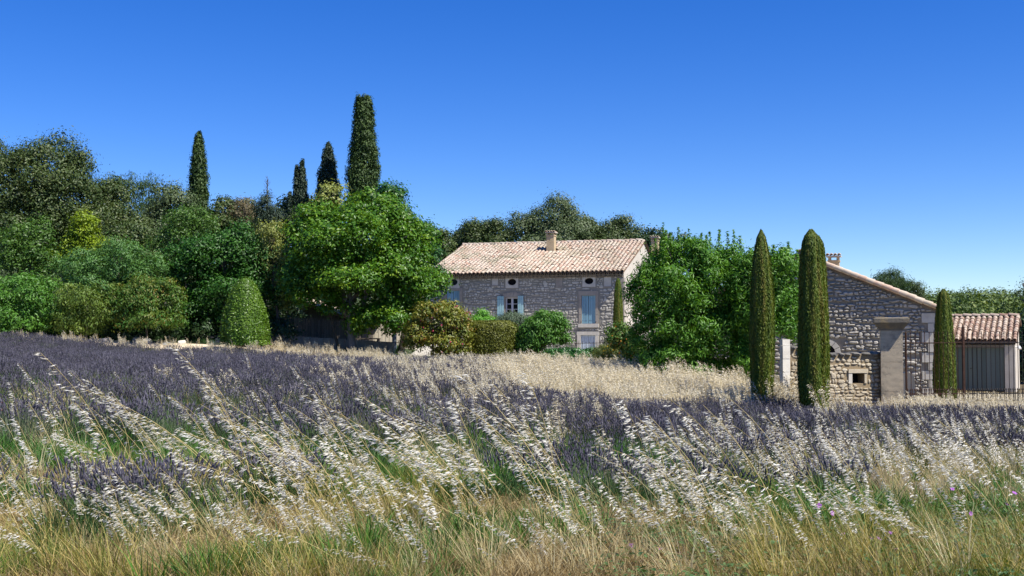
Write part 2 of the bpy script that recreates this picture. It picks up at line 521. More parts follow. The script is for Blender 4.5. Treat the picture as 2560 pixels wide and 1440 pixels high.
# ---------------------------------------------------------------- roof tiles
def tile_mesh(name, mat):
    n = 7
    th = np.linspace(0, np.pi, n)
    v = []
    for y, rr, zo in ((0, .5, .16), (1, .41, .0)):
        for t in th: v.append((rr * math.cos(t), y, zo + 2 * rr * .62 * math.sin(t)))
    for y, rr, zo in ((0, .40, .10), (.5, .36, .02)):
        for t in th: v.append((rr * math.cos(t), y, zo + 2 * rr * .58 * math.sin(t)))
    f = []
    for k in range(n - 1):
        f.append((k, n + k, n + k + 1, k + 1)[::-1])
        f.append((k, k + 1, 2 * n + k + 1, 2 * n + k)[::-1])
        f.append((2 * n + k, 2 * n + k + 1, 3 * n + k + 1, 3 * n + k)[::-1])
    me = bpy.data.meshes.new(name); me.from_pydata(v, [], f); me.materials.append(mat)
    me.polygons.foreach_set('use_smooth', np.ones(len(f), dtype=bool))
    return me, np.array(v), f

class Slope:
    """a roof plane: U along the eave to the right, S up the slope, N off the roof"""
    def __init__(s, e0, U, S):
        s.e0 = np.array(e0, float); s.U = np.array(U, float); s.S = np.array(S, float) / np.linalg.norm(S)
        s.N = np.cross(s.U, s.S)
    def pt(s, u, t, d=0.0):
        return s.e0 + u * s.U + t * s.S + d * s.N

def tile_roof(parent, sl, u0, u1, T, pitch, expo, tm, mat, limit=300, r=rng, skip=lambda u, t: False, width=None, order='eave', umat=None):
    me, v, f = tm
    nc = max(1, int(round((u1 - u0) / pitch))); pitch = (u1 - u0) / nc
    nr = int(math.ceil(T / expo)); W = width or pitch * .80
    L = expo * 1.22
    cells = []
    for j in range(nr):
        for i in range(nc):
            u = u0 + (i + .5) * pitch; t = j * expo - .02
            if skip(u, t): continue
            cells.append((u, min(t, T - L * .9)))
    if order == 'px':
        pr = project(np.array([sl.pt(*c) for c in cells]))
        cells = [cells[i] for i in np.argsort(np.abs(pr[:, 0] - 1380) / 3 + np.abs(pr[:, 1] - 655))]
    rest = MB()
    for k, (u, t) in enumerate(cells):
        a = r.normal(0, .022); c, s = math.cos(a), math.sin(a)
        uu, tt, dd = u + r.normal(0, .006), t + r.normal(0, .028), .03 + abs(r.normal(0, .008)) + .02 * math.sin(u * .9 + 1) * math.sin(t * .8) - (.05 if r.random() < .03 else 0)
        A = (sl.U * c + sl.S * s) * W; B = (-sl.U * s + sl.S * c) * L; C = sl.N * W * .72; p = sl.pt(uu, tt, dd)
        mtx = Matrix(((A[0], B[0], C[0], p[0]), (A[1], B[1], C[1], p[1]), (A[2], B[2], C[2], p[2]), (0, 0, 0, 1)))
        if k < limit:
            o = link('tile', me, parent); o.matrix_basis = mtx
        else:
            q = np.array(mtx); rest.add(v @ q[:3, :3].T + q[:3, 3], f, 0, float(r.random()))
    if rest.n:
        link('tile_field', rest.mesh('tile_field', mat, True), parent, 'stuff')
    # channel tiles below: one corrugated sheet
    ch = MB(); n = nc * 4 + 1
    us = np.linspace(u0, u1, n); zc = np.tile([.07, .0, -.03, .0], nc).tolist() + [.07]
    vs = [sl.pt(u, -.02, z * pitch / .3) for u, z in zip(us, zc)] + [sl.pt(u, T, z * pitch / .3) for u, z in zip(us, zc)]
    ch.add(vs, [(k, k + 1, n + k + 1, n + k) for k in range(n - 1)])
    link('channel_tiles', ch.mesh('channel_tiles', umat or M['tile_under']), parent, 'stuff')

def ridge_line(parent, a, b, tm, W=.3, L=.42, name='ridge_tile', r=rng, d=.03):
    a = np.array(a, float); b = np.array(b, float)
    S = (b - a); T = np.linalg.norm(S); S /= T
    U = np.cross(S, [0, 0, 1]); U /= np.linalg.norm(U); N = np.cross(U, S)
    for k in range(int(T / L)):
        p = a + S * (k * L) + N * (d + r.normal(0, .006)); g = r.normal(0, .03)
        A = (U * math.cos(g) + S * math.sin(g)) * W; B = (S * math.cos(g) - U * math.sin(g)) * L * 1.15; C = N * W * .6
        o = link(name, tm[0], parent)
        o.matrix_basis = Matrix(((A[0], B[0], C[0], p[0]), (A[1], B[1], C[1], p[1]), (A[2], B[2], C[2], p[2]), (0, 0, 0, 1)))

TM = tile_mesh('tile', M['tile'])
TMS = tile_mesh('tile', M['shed_tile'])
SV_HOUSE = stone_variants('stone', M['stone'])
SV_BARN = stone_variants('stone', M['barn_stone'], rough=.14)
SV_YARD = stone_variants('stone', M['yard_stone'], rough=.12)
SV_COPE = stone_variants('coping_stone', M['coping'], 6)

def plank_set(parent, fr, u0, z0, u1, z1, n, d, th, mat, name='plank', gap=.012, r=rng):
    w = (u1 - u0) / n
    for k in range(n):
        mb = MB(); fr.box(mb, u0 + k * w + gap / 2, z0 + r.uniform(-.004, .004), u0 + (k + 1) * w - gap / 2, z1 + r.uniform(-.004, .004), d - th, d + r.uniform(-.003, .003))
        link(name, mb.mesh(name, mat), parent)

def chimney(parent, base, U, w, dpt, h, mat, tm, capw=.14, name='chimney'):
    """a rendered stack with a slab and an arched tile cap; base = centre of its foot"""
    U = np.array(U, float); V = np.array([-U[1], U[0], 0]); Z = np.array([0, 0, 1.0]); b = np.array(base, float)
    mb = MB()
    mb.box(b + Z * h / 2, U * w / 2, V * dpt / 2, Z * h / 2)
    for s in (-1, 1):
        for q in (-1, 1):
            mb.box(b + Z * (h + .08) + U * s * (w / 2 - .06) + V * q * (dpt / 2 - .06), U * .06, V * .06, Z * .08)
    mb.box(b + Z * (h - .035), U * (w / 2 + .035), V * (dpt / 2 + .035), Z * .04)
    ch = link(name, mb.mesh(name, mat), parent)
    mb = MB(); mb.box(b + Z * (h + .185), U * (w / 2 + .09), V * (dpt / 2 + .09), Z * .025)
    link('cap_slab', mb.mesh('cap_slab', M['pale_dressed']), ch)
    for k in range(4):
        A = U * (w + .2) / 4; Bv = V * (dpt + .26); C = Z * .16
        p = b + Z * (h + .205) + U * ((k - 1.5) * (w + .2) / 4) - V * (dpt / 2 + .13)
        o = link('cap_tile', tm[0], ch)
        o.matrix_basis = Matrix(((A[0], Bv[0], C[0], p[0]), (A[1], Bv[1], C[1], p[1]), (A[2], Bv[2], C[2], p[2]), (0, 0, 0, 1)))
    return ch

# ================================================================ the farmhouse
def farmhouse():
    th = R(17.0)
    p0 = at(1560, 838, 77.0)
    fr = Frame(p0, th)
    L, DEP = 14.1, 15.0
    root = thing('farmhouse', 'long stone farmhouse with pale clay tile roof and blue shutters', 'house', (p0[0], p0[1], gz(p0[0], p0[1])))
    OV = .5
    ze = fr.uz(1560, 679, OV)[1]
    ridgeP = on_plane(1607, 603, fr.pt(0, 0, -7.5), fr.N)
    zr = float(ridgeP[2])
    zw = ze - .12
    zb = -.5
    ov_r = [fr.rect(1119, 691, 1149, 720), fr.rect(1264, 690, 1296, 720), fr.rect(1456, 688, 1489, 717)]
    vents = [fr.rect(1230.5, 693, 1245, 713), fr.rect(1390.5, 693.5, 1406, 716), fr.rect(1510.5, 691.5, 1528, 715)]
    win = fr.rect(1263.5, 744, 1296, 790)
    shR = fr.rect(1454, 739, 1489, 809)
    shL = fr.rect(1117, 727, 1149, 775)
    door = fr.rect(1452, 838, 1488.5, 884)
    holes = ov_r + [win, shR, shL, door]
    wall = MB()
    holed_wall(wall, fr, -L, 0, zb, zw, holes, .26)
    # gables and back, top
    def P(u, z, d): return fr.pt(u, z, d)
    k = (zr - ze) / (7.5 + OV)
    zt = lambda d: (ze + k * (OV - d) if d > -7.5 else zr - k * (-7.5 - d)) - .14
    wr = MB()
    for u, flip in ((0, False), (-L, True)):
        q = [P(u, zb, 0), P(u, zb, -DEP), P(u, zt(-DEP), -DEP), P(u, zt(-7.5), -7.5), P(u, zt(0), 0)]
        wr.add(q if not flip else q[::-1], [(0, 1, 2, 3, 4)])
    wr.add([P(0, zb, -DEP), P(-L, zb, -DEP), P(-L, zt(-DEP), -DEP), P(0, zt(-DEP), -DEP)], [(0, 1, 2, 3)])
    w = link('wall', wall.mesh('wall', M['mortar']), root)
    link('gable_wall', wr.mesh('gable_wall', M['render']), root)
    # quoins on the right corner
    r = np.random.default_rng(3)
    z = zb; kk = 0; qrects = []
    while z < zw - .5:
        h = r.uniform(.30, .42); wd = .55 if kk % 2 else .34
        mb = MB(); fr.box(mb, -wd, z + .01, .012, z + h - .012, -(.34 if kk % 2 else .55), .03)
        link('corner_stone', mb.mesh('corner_stone', M['dressed']), w)
        qrects.append((-wd - .02, z, .02, z + h)); z += h; kk += 1
    # rubble
    sur = [[q[0] - .03, q[1] - .03, q[2] + .03, q[3] + .03] for q in ov_r + vents]
    sur += [[win[0] - .26, win[1] - .2, win[2] + .26, win[3] + .40], [shR[0] - .24, shR[1] - .34, shR[2] + .28, shR[3] + .30],
            [shL[0] - .24, shL[1] - .3, shL[2] + .26, shL[3] + .18], [door[0] - .26, door[1] - .3, door[2] + .26, door[3] + .27]]
    lst = courses(-L + .05, -.05, zb, zw - .1,   .15, .25, .034, lambda u, z: -L + .02 < u < -.02 and zb < z < zw - .06, sur + qrects, r, .5, .1)
    place_stones(w, fr, lst, SV_HOUSE, M['stone'], .035, lambda x, y: x > 1118 and ((y < 790) or (x > 1400 and y < 835)), r=r)
    # oval windows in square stone surrounds
    for q in ov_r:
        cu, cz = (q[0] + q[2]) / 2, (q[1] + q[3]) / 2; a, b = (q[2] - q[0]) * .335, (q[3] - q[1]) * .275
        n = 24; mb = MB()
        t = np.linspace(0, 2 * np.pi, n, endpoint=False) + .001
        sq = []
        for c, s in zip(np.cos(t), np.sin(t)):
            m_ = max(abs(c), abs(s)); sq.append((cu + c / m_ * (q[2] - q[0]) / 2, cz + s / m_ * (q[3] - q[1]) / 2))
        el = [(cu + a * c, cz + b * s) for c, s in zip(np.cos(t), np.sin(t))]
        vs = [fr.pt(x, y, .035) for x, y in sq] + [fr.pt(x, y, .035) for x, y in el] + [fr.pt(x, y, -.2) for x, y in el] + [fr.pt(x, y, -.05) for x, y in sq]
        fs = []
        for i in range(n):
            j = (i + 1) % n
            fs += [(i, j, n + j, n + i), (n + i, n + j, 2 * n + j, 2 * n + i), (3 * n + i, 3 * n + j, j, i)]
        mb.add(vs, fs)
        ow = link('oval_window', mb.mesh('oval_window', M['pale_dressed']), root)
        g = MB(); g.add([fr.pt(x, y, -.12) for x, y in el], [tuple(range(n))])
        link('pane', g.mesh('pane', M['skyglass'] if q is ov_r[0] else M['dark']), ow)  # the black panes paint an unlit room instead of glass
        g = MB()
        for i in range(n):
            j = (i + 1) % n
            g.tube([fr.pt(*el[i], -.11), fr.pt(*el[j], -.11)], .022, 4, cap=False)
        link('frame', g.mesh('frame', M['wood']), ow)
    for i, q in enumerate(vents):
        mb = MB(); fr.box(mb, q[0], q[1], q[2], q[3], -.05, .028)
        link('blocked_vent', mb.mesh('blocked_vent', M['dressed'] if i == 1 else M['pale_dressed']), root)
        mb = MB(); fr.box(mb, q[0] - .04, q[1] - .09, q[2] + .05, q[1] - .004, -.05, .05)
        link('vent_sill', mb.mesh('vent_sill', M['dressed']), root)

    def surround(q, jw=.2, lh=.3, sh=.16, arch=False, out=.035, mat=M['dressed'], sill=True):
        s = MB()
        for a, b in ((q[0] - jw, q[0]), (q[2], q[2] + jw)):
            z = q[1]; n = max(2, int((q[3] - q[1]) / .5)); hh = (q[3] - q[1]) / n
            for i in range(n):
                fr.box(s, a, z + i * hh + .004, b, z + (i + 1) * hh - .004, -.12, out + .004 * (i % 2))
        if arch:
            n = 5
            for i in range(n):
                ua, ub = (q[0] - jw) + (q[2] - q[0] + 2 * jw) * i / n, (q[0] - jw) + (q[2] - q[0] + 2 * jw) * (i + 1) / n
                x = abs((i + .5) / n - .5) * 2
                fr.box(s, ua + .006, q[3] + .003, ub - .006, q[3] + lh * (1.05 - .35 * x * x), -.12, out + .006 * (i % 2))
        else:
            fr.box(s, q[0] - jw - .03, q[3] + .003, q[2] + jw + .03, q[3] + lh, -.12, out + .006)
        o = link('surround', s.mesh('surround', mat), root)
        if sill:
            s = MB(); fr.box(s, q[0] - jw - .04, q[1] - sh, q[2] + jw + .04, q[1] - .004, -.15, .11)
            link('sill', s.mesh('sill', M['pale_dressed']), root)
        return o

    # the open window
    surround(win, .17, .36, .14, True)
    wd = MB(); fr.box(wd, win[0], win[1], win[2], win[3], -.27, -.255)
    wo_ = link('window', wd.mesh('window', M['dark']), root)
    fm = MB(); mid = (win[0] + win[2]) / 2; d0, d1 = -.17, -.11
    for a, b in ((win[0], win[0] + .09), (mid - .075, mid + .075), (win[2] - .09, win[2])):
        fr.box(fm, a, win[1], b, win[3], d0, d1)
    fr.box(fm, win[0] + .09, win[3] - .07, mid - .075, win[3], d0, d1); fr.box(fm, mid + .075, win[3] - .07, win[2] - .09, win[3], d0, d1)
    fr.box(fm, win[0] + .09, win[1], mid - .075, win[1] + .1, d0, d1); fr.box(fm, mid + .075, win[1], win[2] - .09, win[1] + .1, d0, d1)
    hb = (win[3] - win[1] - .17) / 3
    for i in (1, 2):
        zz = win[1] + .1 + hb * i
        fr.box(fm, win[0] + .09, zz - .02, mid - .075, zz + .02, d0 + .01, d1 - .01); fr.box(fm, mid + .075, zz - .02, win[2] - .09, zz + .02, d0 + .01, d1 - .01)
    link('frame', fm.mesh('frame', M['frame']), wo_)
    for a, b in ((win[0] + .09, mid - .075), (mid + .075, win[2] - .09)):
        for i in range(3):
            z0 = win[1] + .1 + hb * i + (.02 if i else 0); z1 = win[1] + .1 + hb * (i + 1) - (.02 if i < 2 else 0)
            g = MB(); g.add([fr.pt(a, z0, -.145), fr.pt(b, z0, -.145), fr.pt(b, z1, -.145), fr.pt(a, z1, -.145)], [(0, 1, 2, 3)])
            link('pane', g.mesh('pane', M['glass']), wo_)

    def shutter(u0, u1, z0, z1, d, mat, n, strap=True):
        b = MB()
        for zz in (z0 + .32, z1 - .36):
            fr.box(b, u0 + .02, zz, u1 - .02, zz + .075, d - .058, d - .031)
        if strap:
            for zz in (z0 + .22, z1 - .24):
                fr.box(b, u0 + .01, zz, u1 - .06, zz + .035, d + .003, d + .009, 1)
        o = link('shutter', b.mesh('shutter', [mat, M['blue']]), root)
        plank_set(o, fr, u0, z0, u1, z1, n, d, .03, mat, gap=.014, r=r)
        return o
    sl_, sr_ = fr.rect(1244, 741, 1260.5, 794), fr.rect(1295.5, 740, 1309.5, 790)
    shutter(sl_[0], sl_[2], sl_[1], sl_[3], .11, M['aqua'], 3)
    shutter(sr_[0], sr_[2], sr_[1], sr_[3], .11, M['aqua'], 3)
    # closed pairs
    surround(shR, .19, .32, .26)
    m_ = (shR[0] + shR[2]) / 2
    shutter(shR[0] + .005, m_ - .012, shR[1], shR[3] - .005, -.04, M['blue'], 4); shutter(m_ + .012, shR[2] - .005, shR[1], shR[3] - .005, -.04, M['blue'], 4)
    for s in (shR[0] - .03, shR[2] + .03):
        c = MB(); c.tube([fr.pt(s, shR[1] + .14, .03), fr.pt(s, shR[1] + .14, .09), fr.pt(s, shR[1] + .06, .10)], .018, 5)
        link('shutter_catch', c.mesh('shutter_catch', M['iron']), root)
    surround(shL, .17, .18, .16)
    m_ = (shL[0] + shL[2]) / 2
    shutter(shL[0] + .005, m_ - .01, shL[1], shL[3] - .005, -.04, M['blue'], 3); shutter(m_ + .01, shL[2] - .005, shL[1], shL[3] - .005, -.04, M['blue'], 3)
    surround(door, .24, .25, .1, False, .05, M['pale_dressed'], False)
    m_ = (door[0] + door[2]) / 2
    for a, b in ((door[0] + .005, m_ - .01), (m_ + .01, door[2] - .005)):
        bm = MB(); fr.box(bm, a + .03, door[3] - .5, b - .03, door[3] - .4, -.11, -.085)
        o = link('door', bm.mesh('door', M['palegrey']), root)
        plank_set(o, fr, a, door[1], b, door[3] - .005, 4, -.05, .03, M['palegrey'], gap=.012, r=r)
    # genoise: two rows of tile ends under the eave
    gm = MB(); pitch = .30; n = int(L / pitch)
    for row, (dd, zz) in enumerate(((.20, zw - .15), (.40, zw + .02))):
        fr.box(gm, -L, zz + .085, 0, zz + .125, -.05, dd + .02, 0, .2)
        for i in range(n):
            u = -L + (i + .5 + .5 * row) * L / n
            if u > -.08: continue
            t = np.linspace(0, np.pi, 6); rad = .115
            out = [fr.pt(u + rad * math.cos(a), zz - .03 + rad * math.sin(a), dd) for a in t]
            inn = [fr.pt(u + rad * .72 * math.cos(a), zz - .03 + rad * .72 * math.sin(a), dd) for a in t]
            bak = [fr.pt(u + rad * math.cos(a), zz - .03 + rad * math.sin(a), -.05) for a in t]
            bin_ = [fr.pt(u + rad * .72 * math.cos(a), zz - .03 + rad * .72 * math.sin(a), dd - .1) for a in t]
            fs = []
            for q in range(5):
                fs += [(q, q + 1, 7 + q - 1 + 0, 6 + q)] if False else [(q, 6 + q, 7 + q, q + 1), (12 + q, q, q + 1, 13 + q), (6 + q, 18 + q, 19 + q, 7 + q)]
            gm.add(out + inn + bak + bin_, fs, 0, float(r.random()))
    fr.box(gm, -L, zw - .2, 0, zw - .17, -.05, .06)
    # roof
    roof = link('roof', MB().add([P(-L - .1, ze - .06, OV - .05), P(.1, ze - .06, OV - .05), P(.1, zr - .1, -7.5), P(-L - .1, zr - .1, -7.5)], [(0, 1, 2, 3)])
                .add([P(.1, zr - .1, -7.5), P(-L - .1, zr - .1, -7.5), P(-L - .1, zt(-DEP) + .05, -DEP - .4), P(.1, zt(-DEP) + .05, -DEP - .4)], [(0, 1, 2, 3)])
                .mesh('roof', M['tile_under']), root)
    link('genoise', gm.mesh('genoise', M['genoise']), roof, 'stuff')
    sl = Slope(P(0, ze, OV), fr.U, P(0, zr, -7.5) - P(0, ze, OV))
    T = float(np.linalg.norm(P(0, zr, -7.5) - P(0, ze, OV)))
    # chimney position on that plane
    cb = on_plane(1376, 629, sl.e0, sl.N); cu = float((cb - sl.e0) @ sl.U); ct = float((cb - sl.e0) @ sl.S)
    tile_roof(roof, sl, -L - .12, .14, T, .292, .36, TM, M['tile'], r=r, skip=lambda u, t: abs(u - cu) < .42 and ct - .3 < t < ct + .35, order='px')
    ridge_line(roof, P(-L - .1, zr + .02, -7.5), P(.14, zr + .02, -7.5), TM, .34, .44, r=r)
    # back slope
    bs = Slope(P(0, zt(-DEP) + .12, -DEP - .4), -fr.U, P(0, zr, -7.5) - P(0, zt(-DEP) + .12, -DEP - .4))
    T2 = float(np.linalg.norm(P(0, zr, -7.5) - P(0, zt(-DEP) + .12, -DEP - .4)))
    tile_roof(roof, bs, -.14, L + .12, T2, .30, .40, TM, M['tile'], limit=0, r=r)
    hpx = F / cb[1]
    chimney(roof, cb - np.array([0, 0, .25]) - fr.N * .25, fr.U, .58, .62, 1.48, M['chimney'], TM)
    c2 = on_plane(1638, 640, fr.pt(0, 0, -11.6), fr.N)
    chimney(roof, (c2[0], c2[1], c2[2] - .4), fr.U, .52, .6, 1.62, M['chimney'], TM)
    return fr
M['skyglass'] = flat('sky_reflecting_glass', (.02, .025, .03), .05, .8)
HOUSE = farmhouse()

# ================================================================ the barn gable on the right
def barn():
    th = R(19)
    p0 = at(2342, 838, 50.0)
    fr = Frame(p0, th)
    zE = fr.uz(2342, 768)[1]; zb = -1.6
    u_r, z_r = fr.uz(2003, 637)
    half = -u_r
    k = (z_r - zE) / half
    DEP = 12.0
    root = thing('barn', 'rough grey stone barn gable with sloping tiled verge beside clipped cypresses', 'barn', (p0[0], p0[1], gz(p0[0], p0[1])))
    top = lambda u: z_r - k * abs(u - u_r)
    P = fr.pt
    mb = MB()
    mb.add([P(2 * u_r, zb), P(0, zb), P(0, zE), P(u_r, z_r), P(2 * u_r, zE)], [(0, 1, 2, 3, 4)])
    mb.add([P(0, zb), P(0, zb, -DEP), P(0, zE, -DEP), P(0, zE)], [(0, 1, 2, 3)])
    mb.add([P(2 * u_r, zE), P(2 * u_r, zE, -DEP), P(2 * u_r, zb, -DEP), P(2 * u_r, zb)], [(0, 1, 2, 3)])
    mb.add([P(0, zb, -DEP), P(2 * u_r, zb, -DEP), P(2 * u_r, zE, -DEP), P(u_r, z_r, -DEP), P(0, zE, -DEP)], [(0, 1, 2, 3, 4)])
    w = link('wall', mb.mesh('wall', M['barn_mortar']), root)
    r = np.random.default_rng(5)
    rects = []
    z = zb; kk = 0
    while z < zE - .3:
        h = r.uniform(.34, .5); wd = .62 if kk % 2 else .36
        q = MB(); fr.box(q, -wd, z + .015, .012, z + h - .015, -.4, .06 + r.uniform(0, .03))
        link('corner_stone', q.mesh('corner_stone', M['pale_dressed']), w)
        rects.append((-wd - .02, z, .05, z + h)); z += h; kk += 1
    # small arched niche
    ac = fr.uz(2066, 883); r1, r0 = .64, .40
    rects.append((ac[0] - r1, ac[1] - 1.4, ac[0] + r1, ac[1] + r1))
    lst = courses(2 * u_r, 0, zb, z_r,   .145, .235, .016, lambda u, z: 2 * u_r + .03 < u < -.02 and z < top(u) - .14, rects, r, .5, .1)
    place_stones(w, fr, lst, SV_BARN, M['barn_stone'], .10, lambda x, y: x > 2078 and y < 985 and not (2200 < x < 2260 and y > 795), r=r)
    for k_ in range(7):
        a0, a1 = math.pi * k_ / 7 + .02, math.pi * (k_ + 1) / 7 - .02
        v = []
        for d in (-.1, .10):
            for rr in (r0, r1):
                for a in (a0, a1): v.append(P(ac[0] + rr * math.cos(a), ac[1] + rr * math.sin(a), d))
        q = MB().add(v, [(4, 6, 7, 5), (0, 4, 5, 1), (2, 3, 7, 6), (0, 2, 6, 4), (1, 5, 7, 3)])
        link('arch_stone', q.mesh('arch_stone', M['pale_dressed']), w)
    t = np.linspace(0, math.pi, 12)
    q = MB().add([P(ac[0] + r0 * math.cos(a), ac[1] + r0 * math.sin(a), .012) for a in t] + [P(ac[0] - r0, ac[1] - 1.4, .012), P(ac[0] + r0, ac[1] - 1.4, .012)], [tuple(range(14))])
    link('niche_shade', q.mesh('niche_shade', M['dark']), root)  # flat black sheet on the wall, painted as the shade of a recess
    # roof slopes with projecting verge
    ov = .22
    mb = MB()
    for sgn in (1, -1):
        e = 0.45 if sgn > 0 else 2 * u_r - .45
        a = [P(u_r, z_r - .02, ov), P(e, top(e) - .02, ov), P(e, top(e) - .02, -DEP), P(u_r, z_r - .02, -DEP)]
        b = [x - np.array([0, 0, .12]) for x in a]
        fs = [(0, 1, 2, 3), (7, 6, 5, 4), (0, 4, 5, 1), (1, 5, 6, 2)]
        mb.add(a + b, fs if sgn > 0 else [f[::-1] for f in fs])
    roof = link('roof', mb.mesh('roof', M['tile_under']), root)
    S = P(u_r, z_r, ov) - P(.45, top(.45), ov)
    sl = Slope(P(.45, top(.45), ov), -fr.N, S)           # eave runs away from the camera
    T = float(np.linalg.norm(S))
    tile_roof(roof, sl, 0, DEP, T, .26, .37, TM, M['tile'], limit=120, r=r)
    # the outermost run of verge tiles, laid on edge
    for j in range(int(T / .37)):
        A = sl.N * .26; B = sl.S * .44; C = -sl.U * .16
        p = sl.pt(-.015, j * .37 - .02, -.02)
        o = link('verge_tile', TM[0], roof)
        A2 = sl.N * -.24
        p = sl.pt(0.0, j * .37 - .02, .02 + r.normal(0, .006))
        o.matrix_basis = Matrix(((A2[0], B[0], C[0], p[0]), (A2[1], B[1], C[1], p[1]), (A2[2], B[2], C[2], p[2]), (0, 0, 0, 1)))
    S2 = P(u_r, z_r, ov) - P(2 * u_r - .45, zE - .45 * k, ov)
    sl2 = Slope(P(2 * u_r - .45, zE - .45 * k, -DEP), fr.N, S2)
    tile_roof(roof, sl2, 0, DEP + ov, T, .26, .37, TM, M['tile'], limit=0, r=r)
    ridge_line(roof, P(u_r, z_r + .05, ov + .05), P(u_r, z_r + .05, -DEP), TM, .36, .44, r=r)
    cc = on_plane(2085, 668, fr.pt(0, 0, -2.5), fr.N)
    chimney(roof, (cc[0], cc[1], cc[2] - .5), fr.U, .5, .5, .82, M['chimney'], TM)
    return fr
BARN = barn()

# ================================================================ the small tiled outbuilding at the right
def outbuilding():
    th = R(27)
    p0 = at(2537, 838, 54.0)
    fr = Frame(p0, th); P = fr.pt
    W, DEP = 4.4, 3.4
    zb = -1.5
    zw = fr.uz(2537, 862)[1]; OV = .28
    ze = fr.uz(2532, 852, OV)[1]
    zr = float(on_plane(2537, 793, fr.pt(0, 0, -2.6), fr.N)[2])
    root = thing('outbuilding', 'small outbuilding with red clay tiles and a grey green plank door', 'outbuilding', (p0[0], p0[1], -1.06))
    pier = fr.rect(2511, 866, 2537, 990)
    dl, dr = -W + .4, pier[0]
    mb = MB()
    fr.box(mb, pier[0], zb, 0, zw, -.35, 0)
    fr.box(mb, -W, zb, dl, zw, -.35, 0)
    k = (zr - ze) / (2.6 + OV)
    q = [P(0, zb, -.35), P(0, zb, -DEP), P(0, zr - k * (DEP - 2.6) - .1, -DEP), P(0, zr - .1, -2.6), P(0, zw, -.35)]
    mb.add(q, [(0, 1, 2, 3, 4)])
    q = [x - fr.U * W for x in q][::-1]; mb.add(q, [(0, 1, 2, 3, 4)])
    mb.add([P(0, zb, -DEP), P(-W, zb, -DEP), P(-W, zr - k * .8 - .1, -DEP), P(0, zr - k * .8 - .1, -DEP)], [(0, 1, 2, 3)])
    link('wall', mb.mesh('wall', M['render']), root)
    mb = MB(); fr.box(mb, dl, zw - .14, dr, zw, -.3, .04)
    link('lintel_beam', mb.mesh('lintel_beam', M['wood']), root)
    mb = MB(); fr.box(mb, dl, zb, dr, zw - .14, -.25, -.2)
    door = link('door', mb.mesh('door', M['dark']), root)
    r = np.random.default_rng(9)
    plank_set(door, fr, dl, -1.06, dr, zw - .15, 17, -.16, .035, M['sheddoor'], gap=.016, r=r)
    mb = MB(); mb.tube([P(dl + (dr - dl) * .56, .0, -.12), P(dl + (dr - dl) * .56 + .1, .0, -.1)], .015, 5)
    link('handle', mb.mesh('handle', M['iron']), door)
    mb = MB()
    for a, b in ((P(.12, ze - .03, OV), P(.12, zr - .03, -2.6)), (P(.12, zr - .03, -2.6), P(.12, zr - k * .9, -DEP - .2))):
        A = [a, b, b - fr.U * (W + .24), a - fr.U * (W + .24)]
        Bq = [x - np.array([0, 0, .09]) for x in A]
        mb.add(A + Bq, [(0, 1, 2, 3), (7, 6, 5, 4), (0, 4, 5, 1), (3, 2, 6, 7), (0, 3, 7, 4)])
    roof = link('roof', mb.mesh('roof', M['tile_under']), root)
    S = P(.12, zr, -2.6) - P(.12, ze, OV)
    sl = Slope(P(.12, ze, OV), fr.U, S)
    tile_roof(roof, sl, -W - .2, .02, float(np.linalg.norm(S)), .262, .30, TMS, M['shed_tile'], limit=300, r=r)
    S2 = P(0, zr, -2.6) - P(0, zr - k * .9, -DEP - .2)
    tile_roof(roof, Slope(P(.12, zr - k * .9, -DEP - .2), -fr.U, S2), 0, W + .24, float(np.linalg.norm(S2)), .262, .3, TMS, M['shed_tile'], limit=0, r=r)
    ridge_line(roof, P(-W - .2, zr + .04, -2.6), P(.16, zr + .04, -2.6), TMS, .3, .42, r=r)
    # white lamp on the side
    z = fr.uz(2541, 868)[1]
    mb = MB(); mb.tube([P(0, z, -.25), P(.12, z, -.25), P(.16, z - .02, -.2)], [.03, .03, .05], 8)
    mb.tube([P(.16, z + .05, -.2), P(.2, z - .09, -.14)], [.05, .085], 10)
    link('wall_lamp', mb.mesh('wall_lamp', flat('white_lamp_plastic', (.75, .75, .75), .4)), root)
outbuilding()

